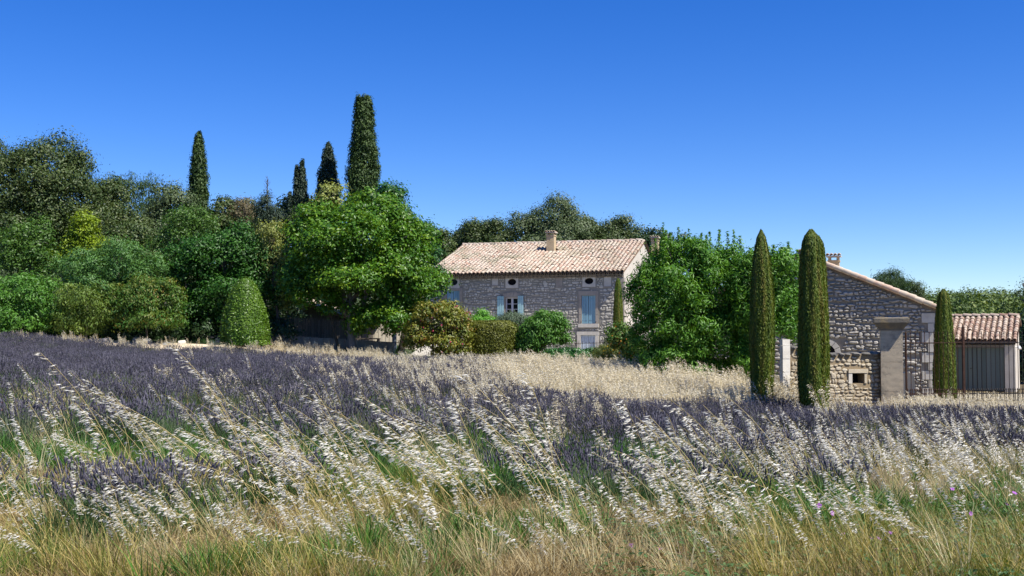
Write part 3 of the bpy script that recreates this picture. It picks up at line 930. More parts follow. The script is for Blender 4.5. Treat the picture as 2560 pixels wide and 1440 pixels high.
# ================================================================ yard wall, gate pillar and gate
def yard():
    r = np.random.default_rng(21)
    a = at(1954, 838, 35.9); b = at(2206, 838, 36.9)
    th = -math.atan2(b[1] - a[1], b[0] - a[0])
    fr = Frame(b, th); P = fr.pt
    Lw = float(np.linalg.norm((b - a)[:2]))
    zb = -1.4
    zt = fr.uz(2150, 884)[1]
    step = fr.uz(2045, 870)[0]; ztl = fr.uz(1985, 868)[1]
    root = thing('yard_wall', 'low honey coloured rubble wall with dark coping and a small square opening', 'wall', P(-Lw / 2, -.7))
    hole = fr.rect(2129, 933, 2160, 958)
    pil = fr.uz(1973, 900)[0]
    mb = MB()
    holed_wall(mb, fr, step, 0, zb, zt, [hole], .35)
    holed_wall(mb, fr, pil, step, zb, ztl, [], .3)
    for u0, u1, z1 in ((step, 0, zt), (pil, step, ztl)):
        mb.add([P(u0, z1), P(u1, z1), P(u1, z1, -.45), P(u0, z1, -.45)], [(0, 1, 2, 3)])
        mb.add([P(u1, zb, -.45), P(u0, zb, -.45), P(u0, z1, -.45), P(u1, z1, -.45)], [(0, 1, 2, 3)])
    mb.add([P(step, zt), P(step, zt, -.45), P(step, ztl, -.45), P(step, ztl)], [(0, 1, 2, 3)])
    mb.add([P(0, zb), P(0, zb, -.45), P(0, zt, -.45), P(0, zt)], [(0, 1, 2, 3)])
    w = link('wall', mb.mesh('wall', M['yard_mortar']), root)
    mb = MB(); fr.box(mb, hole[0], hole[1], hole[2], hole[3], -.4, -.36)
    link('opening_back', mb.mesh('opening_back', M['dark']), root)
    mb = MB(); fr.box(mb, hole[0] - .14, hole[3] + .005, hole[2] + .12, hole[3] + .13, -.15, .06)
    link('lintel', mb.mesh('lintel', M['yard_stone']), root)
    mb = MB(); fr.box(mb, hole[0] - .13, hole[1], hole[0] - .002, hole[3], -.15, .045)
    link('jamb', mb.mesh('jamb', M['pale_dressed']), root)
    mb = MB(); fr.box(mb, hole[2] + .002, hole[1], hole[2] + .09, hole[3], -.15, .04)
    link('jamb', mb.mesh('jamb', M['yard_stone']), root)
    rects = [(hole[0] - .14, hole[1] - .02, hole[2] + .12, hole[3] + .14)]
    lst = courses(step, 0, zb, zt - .12, .105, .20, .016, lambda u, z: step < u < -.01 and z < zt - .1, rects, r, .25, .06)
    lst += courses(pil, step, zb, ztl - .12, .13, .22, .02, lambda u, z: pil + .01 < u < step and z < ztl - .1, [], r, .4, .1)
    place_stones(w, fr, lst, SV_YARD, M['yard_stone'], .035, lambda x, y: x < 2000 or x > 2080, r=r)
    for u0, u1, z1 in ((step, 0, zt), (pil, step, ztl)):
        u = u0
        while u < u1 - .05:
            wd = min(r.uniform(.22, .42), u1 - u)
            o = link('coping_stone', SV_COPE[int(r.integers(6))][0], w)
            o.matrix_basis = fr.mat(u + wd / 2, z1 - .03 + r.normal(0, .01), -.2, wd - .01, .16 + r.normal(0, .015), .30, r.normal(0, .03))
            u += wd
    # tall pale end pilaster
    q = thing('wall_pilaster', 'pale sunlit dressed stone pilaster at the end of the low wall between cypresses', 'pilaster', P(pil - .12, -.8))
    u0 = fr.uz(1954.5, 900)[0]; zp = fr.uz(1963, 848)[1]
    z = zb
    while z < zp - .1:
        h = min(r.uniform(.36, .5), zp - z)
        mb = MB(); fr.box(mb, u0, z + .004, pil - .004, z + h - .004, -.13 + r.uniform(-.01, .01), .06 + r.uniform(-.012, .012))
        link('block', mb.mesh('block', M['white_stone']), q); z += h
    # gate pillar
    pf = Frame(at(2257, 838, 36.4), R(15)); PP = pf.pt
    q = thing('gate_pillar', 'tall weathered stone gate pillar with flared square capital', 'pillar', PP(-.35, -.75))
    u0 = pf.uz(2202, 900)[0]; wd = -u0; zc0, zc1, zc2 = pf.uz(2230, 826)[1], pf.uz(2230, 807)[1], pf.uz(2230, 796)[1]
    zs = [-1.5, -.2, pf.uz(2230, 905)[1], zc0]
    for i in range(3):
        mb = MB(); pf.box(mb, u0 + .002 * i, zs[i] + .004, -.002 * i, zs[i + 1] - .004, -wd + .002 * i, -.003 * i)
        link('shaft_block', mb.mesh('shaft_block', M['pillar']), q)
    prof = [(0, zc0), (.025, zc0 + .02), (.03, zc0 + .05), (.07, zc0 + .10), (.14, zc1 - .06), (.18, zc1), (.20, zc1 + .005), (.20, zc2), (.14, zc2 + .03)]
    mb = MB(); v = []
    for e, z in prof:
        for s, t in ((u0 - e, e), (e, e), (e, -wd - e), (u0 - e, -wd - e)): v.append(PP(s, z, t))
    fs = [(4 * i + k, 4 * i + (k + 1) % 4, 4 * i + 4 + (k + 1) % 4, 4 * i + 4 + k) for i in range(len(prof) - 1) for k in range(4)]
    fs.append(tuple(4 * (len(prof) - 1) + k for k in range(4)))
    mb.add(v, fs)
    link('capital', mb.mesh('capital', M['capital']), q)
    # iron gate leaves
    ga = at(2263, 838, 37.1); gb = at(2592, 838, 37.7)
    tg = -math.atan2(gb[1] - ga[1], gb[0] - ga[0])
    gf = Frame(ga, tg)
    zrail = gf.uz(2300, 857)[1]; ztop = gf.uz(2300, 829)[1]; zl = gf.uz(2300, 985)[1]; zl2 = gf.uz(2300, 1002)[1]; zbt = gf.uz(2300, 1034)[1]
    zdog = gf.uz(2300, 974)[1]
    um = gf.uz(2409, 900)[0]; ue = gf.uz(2590, 900)[0]
    for (a0, a1, lab, mat, post_u, n) in ((0.02, um - .05, 'rusty iron gate leaf hung beside the stone pillar', M['rust'], 0.02, 11),
                                          (um + .0, ue, 'dark iron gate leaf with thick rusty meeting post before the outbuilding', M['iron'], um, 15)):
        g = thing('iron_gate', lab, 'gate', gf.pt(post_u, -.78), 'iron gate leaves')
        mb = MB()
        for z, t in ((zrail, .012), (zl, .018), (zl2, .014), (zbt, .016)):
            gf.box(mb, a0, z - t, a1, z + t, -.018, .018)
        link('rail', mb.mesh('rail', mat), g)
        mb = MB(); tp = gf.uz(2409, 817)[1] if post_u > .5 else ztop - .05
        hw = .036 if post_u > .5 else .018
        gf.box(mb, post_u - hw, -1.05, post_u + hw, tp, -.045, .03)
        mb.tube([gf.pt(post_u, tp, -.01), gf.pt(post_u, tp + .06, -.01)], [.03, .006], 6)
        link('post', mb.mesh('post', M['rust']), g)
        for i in range(n):
            u = a0 + (a1 - a0) * (i + 1) / (n + 1)
            mb = MB()
            mb.tube([gf.pt(u, zbt + .025, 0), gf.pt(u, ztop - .07, 0)], .0115, 5)
            mb.tube([gf.pt(u, ztop - .07, 0), gf.pt(u, ztop - .045, 0), gf.pt(u, ztop + .03 * r.random(), 0)], [.011, .02, .002], 5)
            link('bar', mb.mesh('bar', mat), g)
        for i in range(2 * n + 2):
            u = a0 + (a1 - a0) * (i + .5) / (2 * n + 2)
            mb = MB()
            mb.tube([gf.pt(u, zbt + .025, .012), gf.pt(u, zdog - .03, .012)], .0125, 5)
            mb.tube([gf.pt(u, zdog - .03, .012), gf.pt(u, zdog - .015, .012), gf.pt(u, zdog + .04, .012)], [.0125, .03, .002], 5)
            link('dog_bar', mb.mesh('dog_bar', mat), g)
    # rounded stone trough against the barn foot
    c = at(2264, 955, 46); mb = MB(); n = 12; v = []
    for y in (-.22, .22):
        for k in range(n):
            t = math.pi * k / (n - 1); v.append(c + np.array([.30 * math.cos(t), y, .02 + .38 * math.sin(t) ** .7]))
        v += [c + np.array([-.30, y, -.75]), c + np.array([.30, y, -.75])]
    m_ = n + 2
    mb.add(v, [tuple(range(m_))[::-1], tuple(m_ + k for k in range(m_))] + [(k, (k + 1) % m_, m_ + (k + 1) % m_, m_ + k) for k in range(m_)])
    tag(link('boundary_stone', mb.mesh('boundary_stone', M['yard_stone'])), 'pale round topped stone standing at the barn foot behind the gate', 'stone')
yard()

# ================================================================ left: cabin, fences, cream wall, railings
def left_side():
    r = np.random.default_rng(31)
    fr = Frame(at(905, 838, 68), R(8)); P = fr.pt
    ua = fr.uz(735, 800)[0]; ul = fr.uz(640, 800)[0]
    zA = fr.uz(735, 748)[1]; zR = fr.uz(905, 806)[1]; zL = fr.uz(640, 785)[1]
    root = thing('garden_cabin', 'low timber cabin with tiled roof in the shade of the big maple', 'cabin', (*P((ul) / 2, 0)[:2], .9))
    mb = MB(); DEP = 4
    mb.add([P(ul, .4), P(0, .4), P(0, zR - .1), P(ua, zA - .1), P(ul, zL - .1)], [(0, 1, 2, 3, 4)])
    mb.add([P(0, .4), P(0, .4, -DEP), P(0, zR - .1, -DEP), P(0, zR - .1)], [(0, 1, 2, 3)])
    mb.add([P(ul, zL - .1), P(ul, zL - .1, -DEP), P(ul, .4, -DEP), P(ul, .4)], [(0, 1, 2, 3)])
    link('wall', mb.mesh('wall', M['bark']), root)
    n = 24
    for k in range(n):
        u0 = ul + (0 - ul) * k / n; u1 = ul + (0 - ul) * (k + 1) / n - .02
        um = (u0 + u1) / 2; zt = (zA + (zR - zA) * (um - ua) / (0 - ua)) if um > ua else (zA + (zL - zA) * (um - ua) / (ul - ua))
        q = MB(); fr.box(q, u0, .4, u1, zt - .2, .004, .03)
        link('plank', q.mesh('plank', M['wood']), root)
    mb = MB()
    for e, ze in ((.35, zR - .35 * (zA - zR) / (-ua)), (ul - .2, zL - .1)):
        a = [P(ua, zA, .35), P(e, ze, .35), P(e, ze, -DEP), P(ua, zA, -DEP)]; b = [x - np.array([0, 0, .1]) for x in a]
        fs = [(0, 1, 2, 3), (7, 6, 5, 4), (0, 4, 5, 1), (1, 5, 6, 2)]
        mb.add(a + b, fs if e > ua else [f[::-1] for f in fs])
    roof = link('roof', mb.mesh('roof', M['tile_under']), root)
    ze = zR - .35 * (zA - zR) / (-ua)
    S = P(ua, zA, .35) - P(.35, ze, .35)
    tile_roof(roof, Slope(P(.35, ze, .42), -fr.N, S), 0, 4.3, float(np.linalg.norm(S)), .27, .36, TM, M['tile'], limit=120, r=r)
    # palisade fence
    ff = Frame(at(905, 838, 65.5), R(6))
    f = thing('picket_fence', 'grey weathered palisade fence of upright slats under the maple', 'fence', (*ff.pt(-2.6, 0)[:2], .95))
    u0, u1 = ff.uz(668, 820)[0], ff.uz(902, 820)[0]; n = 46
    for k in range(n):
        u = u0 + (u1 - u0) * (k + .5) / n
        t = (k + .5) / n
        zt = ff.uz(668 + 234 * t, 791 + 14 * t)[1] + r.normal(0, .025); zb = ff.uz(668 + 234 * t, 838 + 16 * t)[1]
        q = MB(); ff.box(q, u - .038, zb, u + .038, zt, -.012 + r.normal(0, .005), .012 + r.normal(0, .003), 0, r.random())
        link('slat', q.mesh('slat', M['wood']), f)
    q = MB()
    for dz in (.25, .8):
        for k in range(6):
            ta, tb = k / 6, (k + 1) / 6
            a = ff.pt(u0 + (u1 - u0) * ta, ff.uz(668 + 234 * ta, 838 + 16 * ta)[1] + dz, -.05); b = ff.pt(u0 + (u1 - u0) * tb, ff.uz(668 + 234 * tb, 838 + 16 * tb)[1] + dz, -.05)
            q.tube([a, b], .03, 4)
    link('rail', q.mesh('rail', M['wood']), f)
    # low kerb wall along the garden edge
    kf = Frame(at(985, 838, 63.5), R(4))
    k = thing('kerb_wall', 'low grey stone kerb along the garden edge below the palisade', 'low wall', (*kf.pt(-3, 0)[:2], .9))
    u0 = kf.uz(670, 840)[0]; n = 18
    for i in range(n):
        t0, t1 = i / n, (i + 1) / n
        za = kf.uz(670 + 315 * t0, 836 + 20 * t0)[1]; zb = kf.uz(670 + 315 * t1, 836 + 20 * t1)[1]
        q = MB(); kf.box(q, u0 * (1 - t0) + .01, (za + zb) / 2 - .9, u0 * (1 - t1) - .01, (za + zb) / 2 + r.normal(0, .012), -.3, r.normal(0, .012))
        link('kerb_stone', q.mesh('kerb_stone', M['dressed']), k)
    # cream garden wall with railing, birdhouse
    cf = Frame(at(1040, 838, 70.5), R(3))
    a = cf.rect(895, 798, 1040, 880)
    q = MB(); cf.box(q, a[0], a[1] - .5, a[2], a[3], -.4, 0)
    o = link('garden_wall', q.mesh('garden_wall', M['cream'])); tag(o, 'sunlit cream rendered garden wall behind the thin railing', 'wall')
    q = MB(); cf.box(q, a[0] - .05, a[3] + .003, a[2] + .05, a[3] + .08, -.45, .05)
    link('wall_cap', q.mesh('wall_cap', M['pale_dressed']), o)
    def railing(name, x0, x1, yt0, yt1, yb0, yb1, D, th, step, lab):
        rf = Frame(at(x1, 838, D), th)
        g = thing(name, lab, 'railing', (*rf.pt(rf.uz(x0, 838)[0] / 2, 0)[:2], rf.uz((x0 + x1) / 2, (yb0 + yb1) / 2)[1]))
        n = int((x1 - x0) / step)
        rail = MB(); pts = []
        for i in range(n + 1):
            t = i / n; x = x0 + (x1 - x0) * t; u, zt = rf.uz(x, yt0 + (yt1 - yt0) * t); zb = rf.uz(x, yb0 + (yb1 - yb0) * t)[1]
            b = MB(); b.tube([rf.pt(u, zb, 0), rf.pt(u, zt - .05, 0), rf.pt(u, zt + .03, 0)], [.011, .011, .002], 5)
            link('bar', b.mesh('bar', M['iron']), g); pts.append((u, zt, zb))
        for dz in (-.12, None):
            rail.tube([rf.pt(p[0], (p[1] + dz) if dz else p[2] + .1, 0) for p in (pts[0], pts[-1])], .016, 4)
        link('rail', rail.mesh('rail', M['iron']), g)
    railing('iron_railing', 928, 1000, 815, 818, 857, 861, 66.5, R(3), 8.2, 'thin iron railing in front of the cream garden wall')
    railing('iron_railing', 1330, 1510, 856, 852, 888, 888, 68, R(10), 8.8, 'thin iron railing running below the blue shuttered house front')
    c = at(986, 822, 68.6); q = MB(); v = []
    for y in (-.13, .13):
        for x, z in ((-.14, -.28), (.14, -.28), (.15, 0), (.09, .14), (0, .27), (-.09, .14), (-.15, 0)): v.append(c + np.array([x, y, z]))
    q.add(v, [tuple(range(7)), tuple(7 + k for k in range(7))[::-1]] + [(k, 7 + k, 7 + (k + 1) % 7, (k + 1) % 7) for k in range(7)])
    b = thing('birdhouse', 'small orange brown pointed niche box on a slate post by cream wall', 'birdhouse', (c[0], c[1], c[2] - 1.3))
    link('body', q.mesh('body', surf('orange_wood', [(.26, .11, .03), (.38, .18, .06)], 5, .8, .2)), b)
    q = MB(); q.add([c + np.array([x, -.135, z]) for x, z in ((-.06, -.16), (.06, -.16), (.07, 0), (0, .12), (-.07, 0))], [(0, 1, 2, 3, 4)])
    link('opening', q.mesh('opening', M['dark']), b)
    q = MB(); q.box(c + np.array([0, 0, -.8]), (.12, 0, 0), (0, .12, 0), (0, 0, .515))
    link('post', q.mesh('post', surf('slate_blue', [(.14, .17, .21), (.2, .23, .27)], 4, .7, .2)), b)
    # dark bench
    bf = Frame(at(948, 838, 65.8), R(5)); a = bf.rect(880, 845, 948, 866)
    b = thing('garden_bench', 'dark wooden bench standing before the railing and cream wall', 'bench', bf.pt(a[0] / 2, a[1]))
    q = MB(); bf.box(q, a[0], a[3] - .07, a[2], a[3], -.4, 0); link('seat', q.mesh('seat', M['bark']), b)
    for u in (a[0] + .08, a[2] - .08):
        q = MB(); bf.box(q, u - .07, a[1] - .1, u + .07, a[3] - .07, -.36, -.04); link('leg', q.mesh('leg', M['bark']), b)
    # a few pale field stones and tiles on the far path
    xs = np.linspace(-34, -9, 40)
    ya = 58.5 + 1.2 * np.sin(xs * .21); v = []; f = []
    for x, y in zip(xs, ya):
        for d in (0, 1.5, 3.0): v.append((x, y + d, gz(x, y + d) + .015 + .03 * (d == 1.5)))
    for i in range(len(xs) - 1):
        for k in range(2): f.append((3 * i + k, 3 * i + 3 + k, 3 * i + 4 + k, 3 * i + 1 + k))
    q = MB().add(v, f); link('path', q.mesh('path', M['path'], True), None, 'structure')
    for (x, y, s, lab) in ((265, 818, .30, 'small white stone at the foot of the orange tipped shrub'), (370, 830, .34, 'grey white boulder beside the mossy block near the path'),
                           (455, 822, .30, 'white stone slab end by the dark laurel foot'), (345, 825, .42, 'mossy green grey block under the orange tipped shrub')):
        c = at(x, y, 61.5); z = gz(c[0], c[1])
        me, vv, ff_ = SV_YARD[int(r.integers(12))]
        v = vv * np.array([s * 1.3, s, s]) * np.array([1, 1, .9]); v = v[:, [0, 2, 1]] * np.array([1, -1, 1]) + np.array([c[0], c[1], z + s * .35])
        mo = M['white_stone'] if 'white' in lab else M['coping']
        tag(link('field_stone', MB().add(v, ff_).mesh('field_stone', mo)), lab, 'stone', 'stones along the garden path')
left_side()
# ================================================================ foliage
def vnoise(p, k, seed=0):
    """cheap smooth noise, -1..1"""
    r = np.random.default_rng(seed); out = 0
    for i in range(5):
        d = r.normal(size=3); d /= np.linalg.norm(d)
        out = out + np.sin((p @ d) * k * (1 + .37 * i) + r.uniform(0, 6.28) + 1.3 * np.sin((p @ r.normal(size=3)) * k * .31))
    return out / 3.2

def leaves(c, nrm, size, aspect, r, fold=.25, up=None, jit=.35):
    """one folded two-triangle leaf per centre c; nrm = preferred facing; up = preferred tip direction"""
    n = len(c)
    nn = nrm + r.normal(0, jit, (n, 3)); nn /= np.linalg.norm(nn, axis=1)[:, None] + 1e-9
    t = r.normal(size=(n, 3)) if up is None else up + r.normal(0, .45, (n, 3))
    t -= (t * nn).sum(1)[:, None] * nn; t /= np.linalg.norm(t, axis=1)[:, None] + 1e-9
    b = np.cross(nn, t)
    L = (size * r.uniform(.65, 1.35, n))[:, None]; W = L * aspect * .5
    v = np.stack([c - t * L * .5, c + b * W + nn * L * fold * .3, c + t * L * .5 - nn * L * fold * .15, c - b * W + nn * L * fold * .3], 1).reshape(-1, 3)
    i = np.arange(n)[:, None] * 4
    f = np.concatenate([i + [0, 1, 2], i + [0, 2, 3]], 1).reshape(-1, 3)
    return v, f

def sphere_dirs(n, r):
    d = r.normal(size=(n, 3)); return d / np.linalg.norm(d, axis=1)[:, None]

def cloud(lobes, ncl, per, clr, size, r, aspect=.55, upbias=.35, core=.22, droop=None, shell=.86, tintamp=.16, gap=.62, jit=.27, flatc=.7):
    """leaf clumps spread over the outside of a set of lobes (cx, cy, cz, rx, ry, rz)"""
    lob = np.asarray(lobes, float)
    area = (lob[:, 3] * lob[:, 4] + lob[:, 3] * lob[:, 5] + lob[:, 4] * lob[:, 5])
    k = r.choice(len(lob), ncl, p=area / area.sum())
    d = sphere_dirs(ncl, r); d[:, 2] = np.where(d[:, 2] < -.55, -d[:, 2], d[:, 2])
    rad = np.where(r.random(ncl) < core, r.uniform(.25, shell, ncl), r.uniform(shell, 1.04, ncl))
    cc = lob[k, :3] + d * lob[k, 3:6] * rad[:, None]
    # drop clumps that lie deep inside another lobe
    q = ((cc[:, None, :] - lob[None, :, :3]) / lob[None, :, 3:6])
    inside = ((q ** 2).sum(-1) < .45).sum(1) > (rad < .67)
    keep = ~inside | (r.random(ncl) < .25)
    if gap: keep &= (vnoise(cc, 1.5 / max(.2, clr * 2), 5) > -1 + gap) | (rad < .7)
    cc, d = cc[keep], d[keep]
    m = len(cc); cr = clr * r.uniform(.6, 1.4, m)
    p = np.repeat(cc, per, 0) + r.normal(0, 1, (m * per, 3)) * np.repeat(cr, per)[:, None] * np.array([1, 1, flatc])
    dd = np.repeat(d, per, 0)
    nr = dd * .55 + np.array([0, 0, upbias]) + (p - np.repeat(cc, per, 0)) / clr * .75
    up = None
    if droop is not None: up = dd * .5 + np.array([0, 0, droop])
    v, f = leaves(p, nr, size, aspect, r, up=up, jit=jit)
    t = np.repeat(r.normal(.5, tintamp, m), per) + r.normal(0, .055, m * per)
    return v, f, np.repeat(np.clip(t, 0, 1), 4)

def join(parts):
    vs, fs, ts, n = [], [], [], 0
    for v, f, t in parts:
        vs.append(v); fs.append(f + n); ts.append(t); n += len(v)
    return np.concatenate(vs), np.concatenate(fs), np.concatenate(ts)

def lobes_px(spec, D, r, sub=7, subr=.42, depth=1.0, spread=.75):
    """spec: ellipses of the crown as seen (u, v, ru, rv [, dD]); each breaks into smaller lobes"""
    out = []
    for e in spec:
        u, v, ru, rv = e[:4]; Dd = D + (e[4] if len(e) > 4 else 0)
        c = at(u, v, Dd); s = Dd / F
        rx, rz = ru * s, rv * s; ry = rx * depth
        out.append((*c, rx * .70, ry * .70, rz * .70))
        d = sphere_dirs(sub, r)
        for q in d:
            k = subr * r.uniform(.7, 1.25)
            out.append((c[0] + q[0] * rx * spread, c[1] + q[1] * ry * spread, c[2] + q[2] * rz * spread, rx * k, ry * k, max(rz * k, .1)))
    return out

def trunk_mesh(base, top, r0, lobes, mat, r, limbs=7, sway=.15):
    mb = MB()
    base = np.array(base, float); top = np.array(top, float); H = top - base
    t = np.linspace(0, 1, 8)[:, None]
    sw = np.array([r.normal(0, sway), r.normal(0, sway), 0]) * np.linalg.norm(H) * .3
    P = lambda q: base + H * q + sw * np.sin(np.asarray(q) * 3.1)
    rad = r0 * (1 - .8 * t[:, 0]) + r0 * .5 * np.exp(-t[:, 0] * 14)
    mb.tube(P(t), rad, 8)
    lob = np.asarray(lobes)
    for i in range(limbs):
        q = r.uniform(.3, .85); a = P(q); b = lob[int(r.integers(len(lob)))]
        e = b[:3] + r.normal(0, .25, 3) * b[3:6]
        if e[2] < a[2] - .2: e[2] = a[2] + .3
        s = np.linspace(0, 1, 6)[:, None]
        pts = a + (e - a) * s + np.array([0, 0, 1]) * np.linalg.norm(e - a) * .12 * np.sin(s * 3.1) + r.normal(0, .03, (6, 3)) * np.linalg.norm(e - a)
        pts[0] = a
        mb.tube(pts, r0 * (1 - .75 * q) * .62 * (1 - .85 * s[:, 0]) + .008, 6)
    return mb.mesh('trunk', mat, True)

def tree(name, label, cat, D, spec, basepx, mat, n, per, clr, size, seed, bark='bark', r0=.2, group=None, sub=7, subr=.42, depth=1.0, tv=None,
         limbs=7, base=None, extra=None, ground=True, **kw):
    r = np.random.default_rng(seed)
    lob = lobes_px(spec, D, r, sub, subr, depth)
    b = at(basepx, 838, D) if base is None else np.array(base, float)
    b[2] = gz(b[0], b[1]) - .15 if ground else b[2]
    root = thing(name, label, cat, b, group)
    e = spec[0]; top = at(tv[0], tv[1], D) if tv else at(e[0], e[1] - e[3] * .3, D)
    link('trunk', trunk_mesh(b, top, r0, lob, M[bark], r, limbs), root)
    parts = [cloud(lob, n, per, clr, size, r, **kw)]
    if extra: parts += extra(r, lob)
    v, f, t = join(parts)
    link('crown', mesh_np('crown', v, f, t, L[mat]), root, 'stuff')
    return root

L = {}
g = leaf
L['holm'] = g('holm_oak_leaf', [(.016, .036, .008), (.036, .066, .013), (.072, .105, .022), (.12, .14, .04)], .15, .5)
L['holmgrey'] = g('grey_oak_leaf', [(.038, .065, .020), (.075, .11, .038), (.12, .16, .065)], .12, .5)
L['darkgreen'] = g('dark_green_leaf', [(.016, .035, .012), (.03, .065, .02), (.055, .105, .032)], .15, .45)
L['brown'] = g('brownish_leaf', [(.08, .065, .03), (.14, .115, .055), (.20, .165, .09)], .15, .6)
L['midgreen'] = g('mid_green_leaf', [(.03, .075, .010), (.06, .135, .016), (.11, .20, .028)], .25, .45)
L['laurel'] = g('glossy_laurel_leaf', [(.014, .055, .006), (.028, .10, .008), (.06, .17, .014)], .15, .5, .35)
L['maple'] = g('maple_leaf', [(.022, .075, .008), (.05, .14, .010), (.10, .22, .014), (.20, .31, .02)], .32, .42)
L['mapledark'] = g('shady_maple_leaf', [(.014, .06, .012), (.028, .10, .014), (.055, .15, .02)], .2, .42)  # darker green palette of the second maple crown
L['lime'] = g('chartreuse_leaf', [(.10, .17, .008), (.19, .28, .012), (.30, .37, .02)], .3, .5)
L['yellowgreen'] = g('yellow_green_leaf', [(.12, .16, .03), (.22, .26, .06), (.36, .36, .12)], .3, .5)
L['freshgreen'] = g('fresh_green_leaf', [(.035, .11, .014), (.07, .19, .02), (.14, .28, .04)], .28, .45, .35)
L['palegreen'] = g('long_pale_green_leaf', [(.04, .11, .025), (.08, .19, .04), (.15, .28, .075)], .28, .45, .35)
L['olive'] = g('olive_yellow_leaf', [(.06, .11, .015), (.11, .18, .025), (.20, .26, .05)], .25, .5)
L['orangetip'] = g('orange_tipped_leaf', [(.03, .09, .012), (.055, .15, .018), (.12, .17, .025), (.25, .13, .025)], .25, .5)
L['almond'] = g('almond_leaf', [(.030, .095, .009), (.058, .17, .012), (.115, .27, .022), (.19, .36, .045)], .28, .45, .35)
L['photinia'] = g('red_tipped_leaf', [(.045, .085, .010), (.11, .155, .018), (.22, .21, .03), (.30, .12, .03)], .25, .45)
L['hedge'] = g('clipped_hedge_leaf', [(.07, .085, .010), (.125, .14, .016), (.19, .195, .03)], .15, .5)
L['topiary'] = g('topiary_leaf', [(.05, .11, .006), (.095, .19, .012), (.18, .28, .035)], .15, .42, .45)
L['clipcypress'] = g('clipped_cypress_leaf', [(.045, .080, .004), (.080, .130, .007), (.125, .160, .010), (.16, .14, .02)], .15, .6)
L['cypress'] = g('cypress_leaf', [(.022, .048, .010), (.042, .082, .016), (.075, .12, .026)], .1, .6)
L['cypressdark'] = g('blue_cypress_leaf', [(.016, .032, .018), (.030, .055, .030), (.05, .08, .045)], .1, .6)
L['pine'] = g('pine_needles', [(.02, .05, .012), (.045, .095, .022), (.08, .14, .035)], .15, .6)
L['rosemary'] = g('rosemary_leaf', [(.06, .10, .06), (.10, .15, .09), (.16, .21, .14)], .1, .6)
L['vividgreen'] = g('vivid_green_leaf', [(.07, .22, .02), (.12, .32, .03), (.19, .40, .06)], .3, .45)
L['ivy'] = g('ivy_leaf', [(.018, .07, .012), (.035, .125, .02), (.07, .2, .04)], .2, .38, .45)
L['broom'] = g('broom_leaf', [(.07, .12, .03), (.13, .19, .05), (.30, .26, .03)], .25, .5)
L['flowerorange'] = g('orange_petal', [(.55, .15, .01), (.65, .25, .02)], .3, .6)
L['flowerpink'] = g('pink_petal', [(.55, .06, .12), (.7, .15, .25)], .3, .6)
L['yellowflower'] = g('yellow_petal', [(.65, .42, .01), (.75, .52, .02)], .3, .6)

# ---- background wood and big trees (left)
tree('oak_tree', 'huge dark holm oak, tallest of the wood at the far left edge', 'tree', 88,
     [(110, 430, 120, 105), (0, 470, 130, 120), (170, 520, 120, 110), (40, 580, 160, 120), (200, 430, 45, 70)], 70, 'holm', 5200, 20, .40, .20, 1, r0=.5, sub=14, subr=.30, gap=.5, aspect=.5)
tree('oak_tree', 'olive brown oak beside the huge oak on the left', 'tree', 92, [(275, 510, 75, 65), (230, 590, 90, 90), (320, 590, 75, 80)], 270, 'holm', 2400, 18, .38, .20, 2, r0=.35, sub=8)
tree('pine_tree', 'thin topped pine rising above the wood left of the first tall cypress', 'tree', 125, [(330, 480, 34, 45), (375, 480, 30, 42), (290, 470, 26, 40), (350, 520, 80, 40)], 340, 'pine', 900, 10, .28, .30, 3, aspect=.2, upbias=.1, droop=1.2, sub=9, subr=.34)
tree('oak_tree', 'blue green rounded oak just left of the slim tall cypress', 'tree', 96, [(420, 520, 62, 50), (395, 580, 80, 70), (455, 575, 55, 70)], 420, 'holmgrey', 2000, 18, .36, .19, 4, r0=.3, sub=9)
tree('oak_tree', 'dark oak with bare grey twigs behind the lime yellow maple', 'tree', 84, [(330, 620, 90, 80), (250, 640, 90, 70), (400, 650, 70, 70)], 320, 'holm', 2000, 18, .36, .19, 5, r0=.3, bark='palebark', limbs=14)
tree('oak_tree', 'olive oak crown showing right of the slim tall cypress', 'tree', 108, [(560, 530, 50, 38), (610, 560, 70, 50), (540, 580, 70, 50)], 570, 'holm', 1800, 12, .32, .25, 6, r0=.25)
tree('brown_tree', 'thin brownish dry crowned tree between two cypresses on the skyline', 'tree', 104, [(612, 520, 36, 34), (640, 560, 50, 40)], 615, 'brown', 700, 9, .30, .17, 7, r0=.18, gap=.5, core=.1)
tree('oak_tree', 'dark oak filling the gap behind the big maple', 'tree', 100, [(700, 570, 60, 55), (760, 540, 60, 60), (650, 620, 80, 60)], 700, 'holm', 1900, 12, .32, .25, 8)
def understory():
    r = np.random.default_rng(77); lob = []
    for u in np.arange(-260, 1120, 38):
        for (D, v0) in ((112, 600), (128, 565), (150, 545)):
            v = v0 + r.uniform(-25, 25) + (40 if u > 640 else 0) - (50 if u < 180 else 0)
            D_ = D + r.uniform(-7, 7); c = at(u + r.uniform(-14, 14), v, D_); s = D_ / F
            g_ = gz(c[0], c[1]); hz = max(1.5, (c[2] - g_) / 2 + .6)
            lob.append((c[0], c[1], c[2] - hz + .8, 36 * s, 36 * s, hz))
    v, f, t = cloud(lob, 9000, 9, .45, .40, r, core=.1)
    o = link('wood', mesh_np('wood', v, f, t, L['holm']), None, 'stuff')
    o['label'] = 'dense dark wood closing the view behind the garden trees'
understory()
